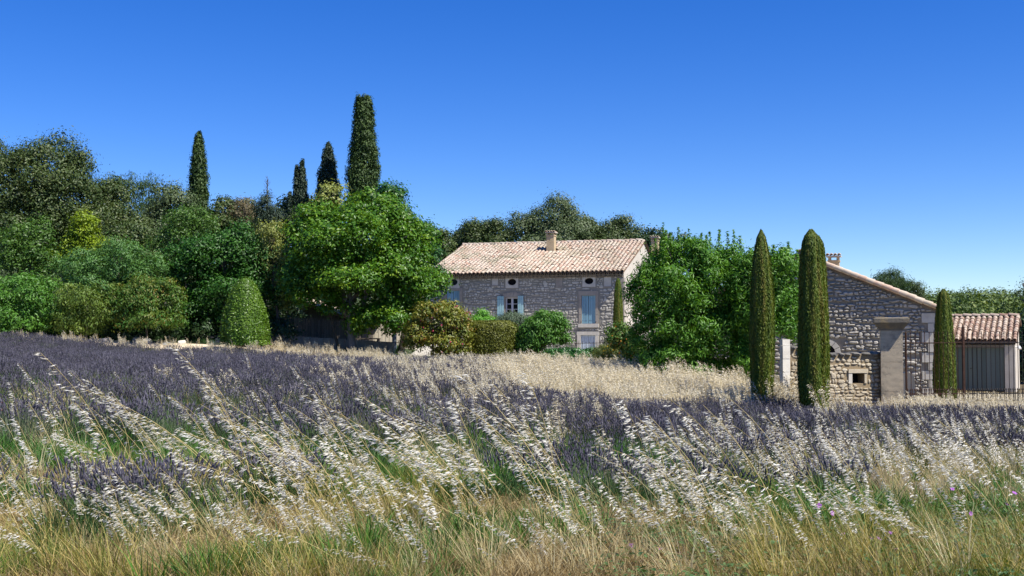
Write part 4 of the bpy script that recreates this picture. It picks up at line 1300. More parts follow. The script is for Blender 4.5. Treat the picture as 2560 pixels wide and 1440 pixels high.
def shadefill():  # dark leaf mass added where the shrubs should only cast shadow
    r = np.random.default_rng(78); lob = []
    for u in np.arange(-120, 720, 26):
        for (D, v0, rv) in ((70, 800, 34), (66, 818, 24), (63.8, 832, 20)):
            c = at(u + r.uniform(-10, 10), v0 + r.uniform(-8, 8), D + r.uniform(-1.5, 1.5)); s = D / F
            lob.append((*c, 26 * s, 26 * s, rv * s))
    v, f, t = cloud(lob, 4200, 12, .2, .17, r, core=.1)
    o = link('shadefill', mesh_np('shadefill', v, f, t, L['darkgreen']), None, 'stuff')
    o['label'] = 'dark undergrowth of leaves standing in for the shadow below the garden shrubs'
shadefill()

def columnar(name, label, D, u, vtop, vbase, prof, mat, seed, group, ntuft, tuft, blade, per=30, topcut=False, sub=None):
    """tall unclipped cypress: tufts of upright sprays over a narrow envelope. prof = [(t from top, half width px)]"""
    r = np.random.default_rng(seed); s = D / F
    b = at(u, vbase, D); b[2] = gz(b[0], b[1]) - .2
    top = at(u, vtop, D)
    root = thing(name, label, 'cypress', b, group)
    mb = MB(); mb.tube([b, b + (top - b) * .55, b + (top - b) * .93], [.26, .16, .03], 7)
    link('trunk', mb.mesh('trunk', M['bark'], True), root)
    H = top[2] - at(u, vbase, D)[2]
    pt, pw = np.array(prof, float).T
    cols = sub or [(0, 0, 1.0, 1.0)]
    ps, ns, ts = [], [], []
    for (dx, cut, wsc, share) in cols:
        m = int(ntuft * share)
        q = r.random(m * 3); w = np.interp(q, pt, pw); keep = r.random(m * 3) < w / pw.max() + .05
        q = q[keep][:m]; w = np.maximum(np.interp(q, pt, pw) * s * wsc - tuft * .42, .06); m = len(q)
        a = r.uniform(0, 2 * np.pi, m); rr = w * (1 + .16 * np.sin(a * 3 + q * 19) * np.sin(q * 31 + a)) * np.sqrt(r.uniform(.45, 1.12, m))
        c = np.stack([top[0] + dx * s + rr * np.cos(a), top[1] + rr * np.sin(a), top[2] - cut * s - tuft * .45 - q * (H - cut * s - tuft * .45)], 1)
        tr = tuft * r.uniform(.6, 1.4, m) * np.clip(.5 + q * 2.2, .5, 1)
        off = r.normal(0, 1, (m, per, 3)); off /= np.linalg.norm(off, axis=2)[:, :, None] + 1e-9
        off *= (r.random((m, per, 1)) ** .5) * tr[:, None, None] * np.array([.62, .62, 1.25])
        outd = np.stack([np.cos(a), np.sin(a), np.zeros(m)], 1)
        p = c[:, None] + off
        p = p.reshape(-1, 3)
        nrm = (np.repeat(outd, per, 0) * .35 + 1.3 * off.reshape(-1, 3) / tuft + np.array([0, 0, .15]))
        ps.append(p); ns.append(nrm); ts.append(np.repeat(r.normal(.5, .2, m), per) + r.normal(0, .12, m * per))
    p, nrm, t = np.concatenate(ps), np.concatenate(ns), np.concatenate(ts)
    v, f = leaves(p, nrm, blade, .45, r, up=np.array([0, 0, 1.6]) + nrm * .4, jit=.3)
    link('crown', mesh_np('crown', v, f, np.repeat(np.clip(t, 0, 1), 4), L[mat]), root, 'stuff')
    return root
GC = 'tall unclipped cypresses on the skyline'
columnar('cypress_tree', 'slim tall cypress standing alone on the left skyline', 100, 498, 327, 600, [(0, 7), (.06, 13), (.2, 19), (.45, 25), (.8, 30), (1, 30)], 'cypress', 41, GC, 900, .52, .21)
columnar('cypress_tree', 'tallest cypress with a flat cut top above the big maple', 95, 910, 236, 560, [(0, 25), (.03, 25), (.15, 28), (.4, 36), (.62, 42), (.8, 42), (1, 39)], 'cypress', 42, GC, 1350, .56, .21)
columnar('cypress_tree', 'broad pointed dark cypress next to the tallest one', 98, 820, 354, 600, [(0, 5), (.06, 14), (.2, 22), (.45, 30), (1, 36)], 'cypressdark', 43, GC, 800, .54, .21)
columnar('cypress_tree', 'thin dark cypress with two pointed tops left of the broad one', 98, 748, 396, 600, [(0, 4), (.1, 9), (.4, 13), (1, 16)], 'cypressdark', 44, GC, 700, .42, .19,
         sub=[(7, 0, .95, .5), (-6, 10, .8, .4), (-22, 82, .9, .25), (14, 40, .9, .2)])
# the small conifer with a dead leader
def dead_top():
    r = np.random.default_rng(45); D = 96; s = D / F
    b = at(668, 600, D); b[2] = gz(b[0], b[1])
    root = thing('conifer_tree', 'ragged conifer with a bare dead leader on the skyline', 'tree', b)
    tip = at(668, 440, D); k = at(668, 515, D)
    mb = MB(); mb.tube([b, k, tip], [.2, .09, .015], 6)
    for i in range(16):
        q = r.uniform(.1, .95); p = k + (tip - k) * q; a = r.uniform(0, 6.28); l = .9 * (1 - q) + .25
        mb.tube([p, p + np.array([math.cos(a) * l * .5, math.sin(a) * l * .5, l * .7])], [.022, .006], 4)
    link('trunk', mb.mesh('trunk', M['bark']), root)
    lob = lobes_px([(662, 520, 20, 40), (690, 545, 20, 28), (668, 560, 30, 40)], D, r, 7, .4)
    v, f, t = cloud(lob, 560, 12, .26, .2, r, aspect=.35, droop=1.0, gap=.3)
    link('crown', mesh_np('crown', v, f, t, L['cypressdark']), root, 'stuff')
dead_top()

# ---- garden trees on the left
tree('laurel_tree', 'wide glossy dark green laurel behind the clipped cone', 'tree', 65,
     [(560, 640, 105, 85), (480, 680, 80, 85), (640, 660, 70, 85), (560, 740, 125, 80), (500, 780, 70, 60), (660, 740, 60, 60)], 555, 'laurel', 5600, 16, .22, .15, 11, r0=.22, sub=14, subr=.30, upbias=.6, jit=.45, gap=.75)
tree('maple_tree', 'big spreading maple with yellow green tips in front of the farmhouse corner', 'tree', 62,
     [(880, 600, 150, 120), (935, 530, 75, 60), (1010, 640, 100, 100), (790, 640, 95, 100), (900, 700, 170, 95), (1045, 720, 70, 80), (985, 790, 110, 50), (790, 560, 70, 60), (800, 745, 90, 45), (920, 800, 80, 40), (850, 690, 120, 60), (975, 725, 100, 60), (760, 700, 60, 55)],
     884, 'maple', 7600, 17, .24, .175, 12, r0=.24, sub=14, subr=.30, upbias=.8, limbs=16, tv=(880, 620), bark='palebark', tintamp=.2, gap=.55, jit=.4, flatc=.55)
tree('maple_tree', 'darker maple crown merging behind the big maple on its right side', 'tree', 66,
     [(1030, 610, 65, 70), (980, 500, 45, 40), (1060, 680, 55, 70), (960, 560, 70, 60)], 1000, 'mapledark', 2200, 16, .24, .175, 13, r0=.16, sub=12, subr=.32, upbias=.7)
tree('yellow_tree', 'loose pale yellow green shrubby tree between laurel and big maple', 'tree', 64.5,
     [(680, 600, 40, 45), (700, 660, 45, 50), (740, 700, 40, 50), (720, 750, 30, 30)], 705, 'yellowgreen', 900, 11, .2, .17, 14, r0=.1, aspect=.35, droop=-.8, sub=8)
tree('yellow_tree', 'thin yellow tipped branches rising through the top of the big maple', 'tree', 63, [(835, 490, 34, 34), (790, 520, 38, 36), (860, 560, 36, 30)], 850, 'yellowgreen', 190, 12, .2, .17, 15, r0=.07, sub=8)
tree('maple_tree', 'small lime yellow maple shining in front of the dark wood', 'tree', 70,
     [(205, 580, 44, 42), (180, 620, 40, 36), (238, 625, 34, 36), (150, 650, 34, 24), (205, 655, 50, 26)], 200, 'lime', 1050, 11, .17, .16, 16, r0=.09, sub=9, upbias=.9, gap=.4)
tree('shrub_tree', 'bushy green tree with reddish seed tufts at the left edge', 'tree', 68,
     [(70, 600, 60, 55), (110, 590, 30, 40), (40, 650, 80, 60), (100, 660, 70, 50)], 60, 'midgreen', 1500, 12, .2, .15, 17, r0=.12, sub=9)
tree('shrub_tree', 'tall loose green shrub with dry reddish tips beneath the slim tall cypress', 'tree', 72,
     [(470, 560, 60, 40), (440, 600, 60, 50), (520, 570, 40, 40)], 470, 'midgreen', 900, 12, .2, .15, 18, r0=.12, sub=8)
tree('fruit_tree', 'pale fresh green mound of long leaves behind the orange tipped shrub', 'tree', 64,
     [(290, 660, 110, 55), (210, 690, 80, 60), (370, 690, 70, 55), (270, 740, 120, 60)], 280, 'palegreen', 2300, 13, .19, .19, 19, r0=.12, aspect=.3, sub=11, subr=.34, droop=-.2)
tree('shrub', 'fresh green broad leaved shrub at the far left garden edge', 'shrub', 62,
     [(60, 730, 85, 55), (-40, 740, 70, 60), (110, 780, 60, 50), (30, 805, 100, 40)], 50, 'freshgreen', 2000, 13, .18, .18, 20, r0=.08, aspect=.4, sub=10, droop=-.2)
tree('shrub', 'olive yellow drooping shrub left of the orange tipped one', 'shrub', 61.5,
     [(215, 750, 75, 52), (170, 785, 45, 45), (255, 785, 50, 45), (215, 808, 70, 32)], 215, 'olive', 1300, 13, .16, .16, 21, r0=.07, aspect=.35, droop=-1.0, sub=9)
tree('shrub', 'green shrub with orange bronze tips near the clipped cone', 'shrub', 61.5,
     [(370, 735, 80, 52), (320, 760, 55, 55), (425, 765, 45, 50), (380, 800, 85, 38)], 370, 'orangetip', 1900, 13, .16, .15, 22, r0=.07, aspect=.4, droop=.8, sub=11, subr=.3)
tree('shrub', 'dark shrub filling the shade between laurel foot and palisade', 'shrub', 66.5, [(700, 790, 50, 40), (500, 810, 70, 30), (600, 800, 60, 40)], 600, 'darkgreen', 1000, 12, .18, .15, 23)

def clipped(name, label, cat, D, u, vb, prof, mat, seed, n, blade, group=None, depth=1.0, streak=0.0, lean=0.0, asp=.4, upw=1.5, twin=None, jit=.3):
    """shape clipped smooth: solid inner body and a dense coat of small leaves; prof = [(photo y, half width px)]"""
    r = np.random.default_rng(seed); s = D / F
    b = at(u, vb, D); root = thing(name, label, cat, (b[0], b[1], b[2]), group)
    body = MB(); P_, N_, T_ = [], [], []
    for (du, dd, ptop, wsc, share) in [(0, 0, 0, 1, 1.0)] + (twin or []):
        y, w = np.array(prof, float).T
        y = y + (ptop * (y.max() - y) / (y.max() - y.min()))
        z = at(u, 0, D)[2] * 0 + np.array([at(u, q, D)[2] for q in y]); w = w * s * wsc
        m = 26; k = 30
        zz = np.linspace(z.min(), z.max(), k); ww = np.interp(zz, z[::-1], w[::-1])
        a = np.linspace(0, 2 * np.pi, m, endpoint=False)
        c = np.array([b[0] + du * s, b[1] + dd])
        rad = ww[:, None] * (1 + .035 * np.sin(a * 4 + seed)[None] + .03 * np.sin(a * 9 + zz[:, None] * .8)) * .93
        v = np.stack([c[0] + rad * np.cos(a), c[1] + rad * np.sin(a) * depth, np.broadcast_to(zz[:, None], rad.shape)], -1).reshape(-1, 3)
        v[:, 0] += lean * (v[:, 2] - zz[0])
        fs = [(i * m + j, i * m + (j + 1) % m, (i + 1) * m + (j + 1) % m, (i + 1) * m + j) for i in range(k - 1) for j in range(m)]
        fs.append(tuple((k - 1) * m + j for j in range(m)))
        body.add(v, fs, 0, .2)
        q = r.random(int(n * share * 2)); wq = np.interp(q, (zz - zz[0]) / (zz[-1] - zz[0]), ww)
        keep = r.random(len(q)) < wq / ww.max() + .06
        q, wq = q[keep], wq[keep]; ang = r.uniform(0, 2 * np.pi, len(q))
        top = r.random(len(q)) < (.0 if streak else .10)
        rr = wq * (1 + .035 * np.sin(ang * 4 + seed) + .03 * np.sin(ang * 9 + q * (zz[-1] - zz[0]) * .8)) * np.where(r.random(len(q)) < .05, r.uniform(1.0, 1.13, len(q)), r.uniform(.90, 1.04, len(q)))
        h = zz[0] + q * (zz[-1] - zz[0])
        if streak: rr = rr * (1 + streak * .22 * vnoise(np.stack([np.cos(ang), np.sin(ang), h * .22], 1), 5.5, seed))
        p = np.stack([c[0] + rr * np.cos(ang), c[1] + rr * np.sin(ang) * depth, h], 1)
        if mat in ('hedge', 'topiary'):
            if top.any():
                t2 = np.sqrt(r.random(top.sum())); p[top] = np.stack([c[0] + ww[-1] * t2 * np.cos(ang[top]), c[1] + ww[-1] * t2 * np.sin(ang[top]) * depth, np.full(top.sum(), zz[-1]) + r.uniform(-.02, .03, top.sum())], 1)
        p[:, 0] += lean * (p[:, 2] - zz[0])
        slope = np.gradient(ww, zz); sl_ = np.interp(q, (zz - zz[0]) / (zz[-1] - zz[0]), slope)
        nr = np.stack([np.cos(ang), np.sin(ang), -sl_], 1); nr[top] = (0, 0, 1)
        P_.append(p); N_.append(nr)
        st = .5 + (.28 * np.sin(ang * 7 + 1.7 * np.sin(q * 5 + seed) + seed) + .2 * vnoise(p * np.array([1, 1, .25]), 5, seed) if streak else .22 * vnoise(p, 3.5, seed))
        T_.append(st + r.normal(0, .14, len(q)))
    link('body', body.mesh('body', L[mat], True), root)
    p, nr, t = np.concatenate(P_), np.concatenate(N_), np.concatenate(T_)
    v, f = leaves(p, nr, blade, asp, r, up=np.array([0, 0, upw]) + nr * .45, jit=jit)
    link('foliage', mesh_np('foliage', v, f, np.repeat(np.clip(t, 0, 1), 4), L[mat]), root, 'stuff')
    return root
clipped('topiary', 'egg shaped clipped green topiary at the edge of the lavender', 'topiary', 59, 612, 862,
        [(695, 6), (700, 16), (715, 27), (740, 37), (770, 46), (800, 53), (830, 57), (862, 56)], 'topiary', 51, 15000, .085, asp=.6, upw=.4, jit=.6)
GP = 'clipped columnar cypresses by the barn'
clipped('cypress_column', 'clipped columnar cypress directly in front of the almond trees, single pointed top', 'cypress', 35.5, 1907, 1046,
        [(575, 2), (585, 8), (605, 13), (640, 19), (690, 24), (740, 28), (800, 29), (880, 28), (950, 26), (1046, 22)], 'clipcypress', 52, 16000, .085, GP, streak=.30, asp=.28, upw=2.2)
clipped('cypress_column', 'widest clipped cypress, doubled with a slimmer twin behind the low wall end', 'cypress', 33.2, 2033, 1058,
        [(574, 4), (580, 11), (600, 20), (640, 25), (700, 29), (780, 32), (870, 33), (950, 33), (1058, 29)], 'clipcypress', 53, 20000, .08, GP, streak=.30, asp=.28, upw=2.2,
        twin=[(28, .45, 13, .68, .6)])
clipped('cypress_column', 'shortest clipped cypress, seen through the rusty gate bars', 'cypress', 45, 2363, 1012,
        [(723, 3), (730, 9), (750, 14), (790, 18.5), (850, 22), (910, 25), (960, 26), (1012, 24)], 'clipcypress', 54, 13000, .085, GP, streak=.26, asp=.28, upw=2.2)
clipped('cypress_column', 'slender clipped cypress against the right corner of the farmhouse', 'cypress', 74.5, 1546, 870,
        [(696, 2), (705, 6), (730, 9), (770, 11.5), (820, 12.5), (870, 12)], 'clipcypress', 55, 5000, .12, GP, streak=.26, asp=.28, upw=2.2)
clipped('box_hedge', 'rounded block of clipped olive green hedge before the farmhouse', 'hedge', 62, 1229, 915,
        [(803, 48), (808, 58), (818, 64), (840, 67), (880, 67), (915, 64)], 'hedge', 56, 13000, .09, depth=.75, asp=.5, upw=.6, jit=.6)

# ---- shrubs below the farmhouse
def flowers(matkey, n, size):
    def fn(r, lob): return []
    return fn
tree('photinia_shrub', 'broad bronze red tipped shrub with pink blooms left of the clipped hedge', 'shrub', 60.3,
     [(1085, 800, 70, 48), (1135, 795, 50, 40), (1040, 830, 50, 50), (1100, 850, 85, 45), (1150, 840, 40, 50)], 1090, 'photinia', 2300, 13, .15, .13, 61, r0=.08, sub=11, subr=.34, droop=.6)
def blooms(parent_label, spec, D, mat, n, size, seed, name='flower', cat='flower'):
    pass
tree('shrub', 'vivid light green bush peeping above the clipped hedge', 'shrub', 66, [(1203, 800, 30, 20)], 1203, 'vividgreen', 420, 12, .13, .12, 62, r0=.04)
tree('shrub', 'grey green rosemary mound under the open window', 'shrub', 67, [(1275, 800, 40, 17), (1255, 806, 30, 14), (1300, 806, 30, 14)], 1275, 'rosemary', 800, 12, .12, .14, 63, r0=.04, aspect=.2, droop=1.4)
tree('bay_tree', 'small rounded tree on a crooked leaning trunk beside the clipped hedge', 'tree', 61.5,
     [(1360, 825, 55, 40), (1320, 840, 30, 40), (1400, 835, 25, 35), (1330, 870, 35, 30), (1365, 800, 40, 25)], 1338, 'freshgreen', 1900, 13, .15, .17, 64, r0=.07, aspect=.35, droop=-.7, sub=11, subr=.33, limbs=5, tv=(1362, 850), bark='palebark')
tree('ivy', 'low spreading bank of dark shiny ivy under the railing', 'ivy', 66, [(1400, 888, 45, 13), (1450, 886, 40, 12), (1370, 890, 25, 12)], 1420, 'ivy', 900, 12, .12, .13, 65, r0=.03, upbias=.8)
tree('broom_shrub', 'feathery yellow green broom right of the ivy bank', 'shrub', 60, [(1510, 888, 42, 26), (1545, 890, 30, 28)], 1515, 'broom', 900, 14, .13, .16, 66, r0=.04, aspect=.14, droop=1.5)
tree('flowering_shrub', 'shrub dotted with orange and red blooms at the farmhouse corner', 'shrub', 58, [(1560, 850, 40, 45), (1600, 890, 40, 40), (1545, 840, 25, 30)], 1565, 'orangetip', 1000, 13, .14, .13, 67, r0=.05)

# ---- almond trees
def shoots(spec, D, mat):
    """upright leafy shoots standing out of the crown"""
    def fn(r, lob):
        out = []
        for (u, v0, v1) in spec:
            a = at(u + r.normal(0, 3), v0, D + r.normal(0, .6)); b = at(u + r.normal(0, 4), v1, D + r.normal(0, .6))
            m = 80; q = r.random(m)[:, None]
            th = r.uniform(0, 6.28, m); o = np.stack([np.cos(th), np.sin(th), np.full(m, .9)], 1)
            p = a + (b - a) * q + o * .09 * (1.1 - q)
            v, f = leaves(p, o * .5 + np.array([0, 0, .3]), .17, .26, r, up=o * 1.2, jit=.3)
            out.append((v, f, np.repeat(np.clip(r.normal(.55, .2, m), 0, 1), 4)))
        return out
    return fn
tree('almond_tree', 'wide bushy almond tree with upright shoots hiding the barn end', 'tree', 46,
     [(1705, 710, 110, 95), (1640, 740, 75, 95), (1790, 720, 95, 110), (1710, 810, 130, 95), (1635, 850, 65, 70), (1790, 850, 100, 85), (1665, 640, 45, 50), (1700, 905, 115, 45), (1830, 680, 50, 75), (1745, 640, 60, 45), (1850, 800, 60, 90), (1860, 900, 70, 60)],
     1715, 'almond', 8200, 15, .16, .17, 71, r0=.13, aspect=.28, sub=14, subr=.30, limbs=14, upbias=.3, tintamp=.18, jit=.5, gap=.72,
     extra=shoots([(1662, 650, 556), (1662, 650, 575), (1695, 650, 568), (1725, 650, 566), (1790, 650, 572), (1818, 650, 580), (1838, 660, 574), (1640, 670, 596), (1765, 650, 588), (1605, 710, 640), (1750, 640, 582), (1680, 640, 580), (1710, 640, 590), (1775, 640, 580), (1805, 650, 576), (1590, 760, 690), (1850, 670, 590)], 46, 'almond'))
tree('almond_tree', 'smaller almond tree seen between the two clipped cypresses nearest it', 'tree', 44.5,
     [(1930, 700, 70, 85), (1965, 740, 48, 95), (1900, 790, 55, 95), (1962, 810, 42, 60), (1870, 720, 45, 90), (1880, 900, 50, 50)],
     1935, 'almond', 3400, 14, .15, .165, 72, r0=.1, aspect=.28, sub=11, subr=.34, upbias=.3, tintamp=.22, jit=.55,
     extra=shoots([(1935, 660, 612), (1950, 660, 618), (1975, 665, 605), (1990, 680, 625), (1870, 680, 620)], 44.5, 'almond'))

# ---- trees behind the farmhouse and to the right
tree('oak_tree', 'large rounded grey green holm oak behind the farmhouse chimney', 'tree', 112,
     [(1375, 560, 75, 62), (1310, 575, 45, 50), (1440, 570, 45, 50), (1375, 600, 110, 40)], 1375, 'holmgrey', 2600, 20, .38, .20, 81, r0=.4, sub=11, subr=.36)
tree('oak_tree', 'brown green oak behind the left end of the farmhouse roof', 'tree', 112, [(1215, 585, 50, 40), (1240, 605, 50, 30), (1190, 605, 30, 30)], 1215, 'holm', 1500, 18, .36, .2, 82, r0=.3, sub=9)
tree('oak_tree', 'oak behind the right part of the roof, small knobbly crown above', 'tree', 114, [(1545, 580, 40, 40), (1510, 595, 40, 32), (1580, 595, 35, 32), (1540, 610, 70, 30)], 1545, 'holm', 1600, 18, .36, .2, 83, r0=.3, sub=9)
tree('oak_tree', 'dark brown oak between grey oak and the roof ridge right of the chimney', 'tree', 116, [(1470, 570, 28, 30), (1475, 600, 35, 34)], 1472, 'holm', 1200, 12, .3, .24, 84, r0=.25)
tree('oak_tree', 'small dark oak just left of the farther roof chimney', 'tree', 110, [(1640, 590, 32, 26), (1620, 610, 40, 30), (1680, 620, 60, 30)], 1640, 'darkgreen', 700, 12, .3, .24, 85, r0=.25)
tree('oak_tree', 'small oak between the maple and the left roof end', 'tree', 110, [(1092, 600, 26, 30), (1110, 620, 30, 26)], 1092, 'holm', 500, 12, .28, .24, 86, r0=.2)
tree('conifer_tree', 'little pointed tree on the skyline left of the farmhouse roof', 'tree', 114, [(1148, 595, 14, 24), (1150, 615, 30, 20)], 1148, 'holm', 400, 12, .26, .24, 87, r0=.15)
tree('pine_tree', 'dense green pine behind the sloping barn verge', 'tree', 80, [(2220, 705, 34, 26), (2215, 730, 44, 30), (2250, 725, 26, 24)], 2220, 'pine', 1100, 14, .22, .22, 88, r0=.2, aspect=.12, droop=1.0, sub=10)
tree('pine_tree', 'loose topped pine right of the dense pine behind the barn', 'tree', 84, [(2284, 720, 20, 14), (2295, 738, 16, 12), (2275, 745, 22, 14), (2300, 755, 26, 14)], 2285, 'holm', 420, 12, .2, .2, 89, r0=.15, aspect=.2, gap=.3)
tree('pine_tree', 'pine branch tips reaching in at the right edge of the sky', 'tree', 70, [(2558, 710, 14, 8), (2552, 733, 14, 8), (2600, 720, 40, 30), (2640, 700, 60, 60)], 2640, 'darkgreen', 420, 12, .16, .18, 90, r0=.2, aspect=.2)
tree('oak_tree', 'dark leaved tree right of the outbuilding', 'tree', 62, [(2590, 850, 50, 70), (2575, 900, 35, 60), (2640, 830, 60, 90)], 2600, 'darkgreen', 1500, 13, .22, .2, 91, r0=.2)

def hill_wood():
    r = np.random.default_rng(99); lob = []
    for i in range(1300):
        D = r.uniform(120, 330); u = r.uniform(2100, 2800)
        c = at(u, 800, D); z = gz(c[0], c[1])
        h = r.uniform(2.4, 6.0) if r.random() < .85 else r.uniform(5, 7.5); w = r.uniform(1.8, 4.2)
        pv = project(np.array([[c[0], c[1], z + h]]))[0]
        if pv[1] > 862: continue
        lob.append((c[0], c[1], z + h * .55, w, w, h * .5))
    v, f, t = cloud(lob, 24000, 9, .6, .42, r, core=.03, tintamp=.1, gap=0)
    t = np.clip(t + .3 * vnoise(v, .35, 4), 0, 1)
    o = link('hill_wood', mesh_np('hill_wood', v, f, t, L['midhill']), None, 'stuff')
    o['label'] = 'wooded hillside of rounded green crowns beyond the outbuilding'
L['midhill'] = g('hill_leaf', [(.025, .055, .012), (.055, .10, .018), (.10, .15, .028), (.16, .20, .045)], .15, .6)
hill_wood()
# ================================================================ the field: lavender, oats, grasses
L['lavleaf'] = leaf('lavender_leaf', [(.025, .065, .016), (.045, .105, .025), (.08, .16, .045)], .15, .6, vary=0.5)
L['lavstem'] = leaf('lavender_stem', [(.05, .075, .04), (.09, .11, .06)], .1, .6, vary=0.3)
L['lavflower'] = leaf('lavender_flower', [(.040, .037, .048), (.080, .075, .096), (.145, .135, .165)], .1, .7, .15, (1.1, 1.0, 1.2), vary=0.6)
L['oatstem'] = leaf('oat_stem', [(.36, .27, .09), (.50, .39, .15), (.58, .48, .22)], .15, .55)
L['oathusk'] = leaf('oat_husk', [(.64, .60, .50), (.79, .76, .67), (.87, .855, .79)], .28, .5, .3, (1, .97, .88), vary=0.5)
L['palehusk'] = leaf('pale_husk', [(.68, .61, .45), (.79, .73, .58), (.85, .81, .69)], .4, .6, .2, (1.05, 1, .8), vary=0.4)
L['drygrass'] = leaf('dry_grass', [(.13, .085, .03), (.27, .19, .075), (.46, .37, .20)], .2, .7, .2, (1.1, 1, .7), vary=0.7)
L['strawgrass'] = leaf('straw_grass', [(.50, .41, .19), (.64, .55, .30), (.74, .67, .43)], .4, .6, .25, (1.05, 1, .85), vary=0.5)
L['goldgrass'] = leaf('gold_green_grass', [(.08, .12, .018), (.18, .20, .035), (.34, .29, .08), (.48, .37, .13)], .3, .6, vary=0.9)
L['grassgreen'] = leaf('green_grass', [(.025, .085, .010), (.05, .15, .016), (.10, .23, .03)], .22, .5, vary=0.6)
L['weed'] = leaf('weed_leaf', [(.04, .09, .025), (.07, .14, .04), (.12, .19, .06)], .25, .55, vary=0.6)

def blades(n, r, spread, h0, h1, w, lean, mi, segs=3, leandir=None, base_r=None):
    """n curved flat blades; returns verts, faces (quads), tint, material"""
    a = r.uniform(0, 2 * np.pi, n); rad = spread * np.sqrt(r.random(n))
    b = np.stack([rad * np.cos(a), rad * np.sin(a), np.zeros(n)], 1)
    h = r.uniform(h0, h1, n)
    d = np.stack([np.cos(a), np.sin(a), np.zeros(n)], 1) * r.uniform(.1, 1, n)[:, None] * lean + r.normal(0, .12, (n, 3)) * [1, 1, 0]
    if leandir is not None: d = d + np.asarray(leandir)
    th = r.uniform(0, 2 * np.pi, n); wv = np.stack([np.cos(th), np.sin(th), np.zeros(n)], 1) * w * .5
    V = []
    for k in range(segs + 1):
        t = k / segs
        c = b + np.array([0, 0, 1]) * (h * t * (1 - .12 * t))[:, None] + d * (h * t ** 1.7)[:, None]
        s = (1 - t) ** .6 if k else .8
        s = max(s, .06)
        V += [c - wv * s, c + wv * s]
    V = np.stack(V, 1)                         # n, 2(segs+1), 3
    m = 2 * (segs + 1)
    q = np.array([[2 * k, 2 * k + 1, 2 * k + 3, 2 * k + 2] for k in range(segs)])
    f = (np.arange(n)[:, None, None] * m + q[None]).reshape(-1, 4)
    return V.reshape(-1, 3), f, np.repeat(np.clip(r.normal(.5, .22, n), 0, 1), m), np.full(len(f), mi)

def spindles(c, d, L_, W_, r, mi, flat_=.6):
    """four-sided husks with two pointed ends"""
    n = len(c); d = d / np.linalg.norm(d, axis=1)[:, None]
    a = np.cross(d, r.normal(size=(n, 3))); a /= np.linalg.norm(a, axis=1)[:, None]; b = np.cross(d, a)
    L2 = (L_ * r.uniform(.8, 1.25, n))[:, None]; W2 = L2 * (W_ / L_)
    m = c + d * L2 * .38
    V = np.stack([c, m + a * W2 * .5, m + b * W2 * .5 * flat_, m - a * W2 * .5, m - b * W2 * .5 * flat_, c + d * L2], 1)
    q = np.array([[0, 2, 1, 1], [0, 3, 2, 2], [0, 4, 3, 3], [0, 1, 4, 4], [5, 1, 2, 2], [5, 2, 3, 3], [5, 3, 4, 4], [5, 4, 1, 1]])
    f = (np.arange(n)[:, None, None] * 6 + q[None]).reshape(-1, 4)
    return V.reshape(-1, 3), f, np.repeat(np.clip(r.normal(.55, .25, n), 0, 1), 6), np.full(len(f), mi)

def build(name, parts, mats):
    vs, fs, ts, ms, n = [], [], [], [], 0
    for v, f, t, m in parts:
        vs.append(v); fs.append(f + n); ts.append(t); ms.append(m); n += len(v)
    v, f, t, m = np.concatenate(vs), np.concatenate(fs), np.concatenate(ts), np.concatenate(ms)
    me = bpy.data.meshes.new(name)
    fl = [tuple(q) if q[2] != q[3] else tuple(q[:3]) for q in f.tolist()]
    me.from_pydata(v.tolist(), [], fl)
    for x in mats: me.materials.append(x)
    me.polygons.foreach_set('material_index', m.astype(np.int32))
    a = me.attributes.new('tint', 'FLOAT', 'POINT'); a.data.foreach_set('value', t.astype(np.float32))
    me.update()
    return me

def lavender(r, n_st=70, n_lf=90, h=.62):
    P = [blades(n_lf, r, .26, .22, .40, .012, .5, 0, 2, (-.08, 0, 0))]
    n = n_st
    a = r.uniform(0, 6.28, n); q = np.sqrt(r.random(n)); b = np.stack([q * .26 * np.cos(a), q * .26 * np.sin(a), np.full(n, .12)], 1)
    d = np.stack([np.cos(a) * q * .55, np.sin(a) * q * .55, np.ones(n)], 1) + r.normal(0, .09, (n, 3)) + np.array([-.14, 0, 0])
    d /= np.linalg.norm(d, axis=1)[:, None]
    l = r.uniform(.75, 1.1, n)[:, None] * (h - .16)
    tip = b + d * l
    w = np.array([[.0028, 0, 0]])
    V = np.stack([b - w, b + w, tip + w, tip - w], 1).reshape(-1, 3)
    P.append((V, np.arange(n * 4).reshape(n, 4), np.repeat(r.random(n), 4), np.full(n, 1)))
    d2 = d + r.normal(0, .05, d.shape)
    P.append(spindles(tip - d * .01, d2, .075, .019, r, 2, 1.0))
    P.append(spindles(tip - d * .045, d2, .04, .016, r, 2, 1.0))
    return build('lavender', P, [L['lavleaf'], L['lavstem'], L['lavflower']])

def lavender_green(r):
    P = [blades(170, r, .28, .25, .48, .013, .55, 0, 2, (-.08, 0, 0))]
    n = 14; c = r.normal(0, .15, (n, 3)); c[:, 2] = r.uniform(.38, .52, n)
    P.append(spindles(c, r.normal(0, .15, (n, 3)) + [-.1, 0, 1], .06, .016, r, 2, 1.0))
    return build('lavender_leafy', P, [L['lavleaf'], L['lavstem'], L['lavflower']])

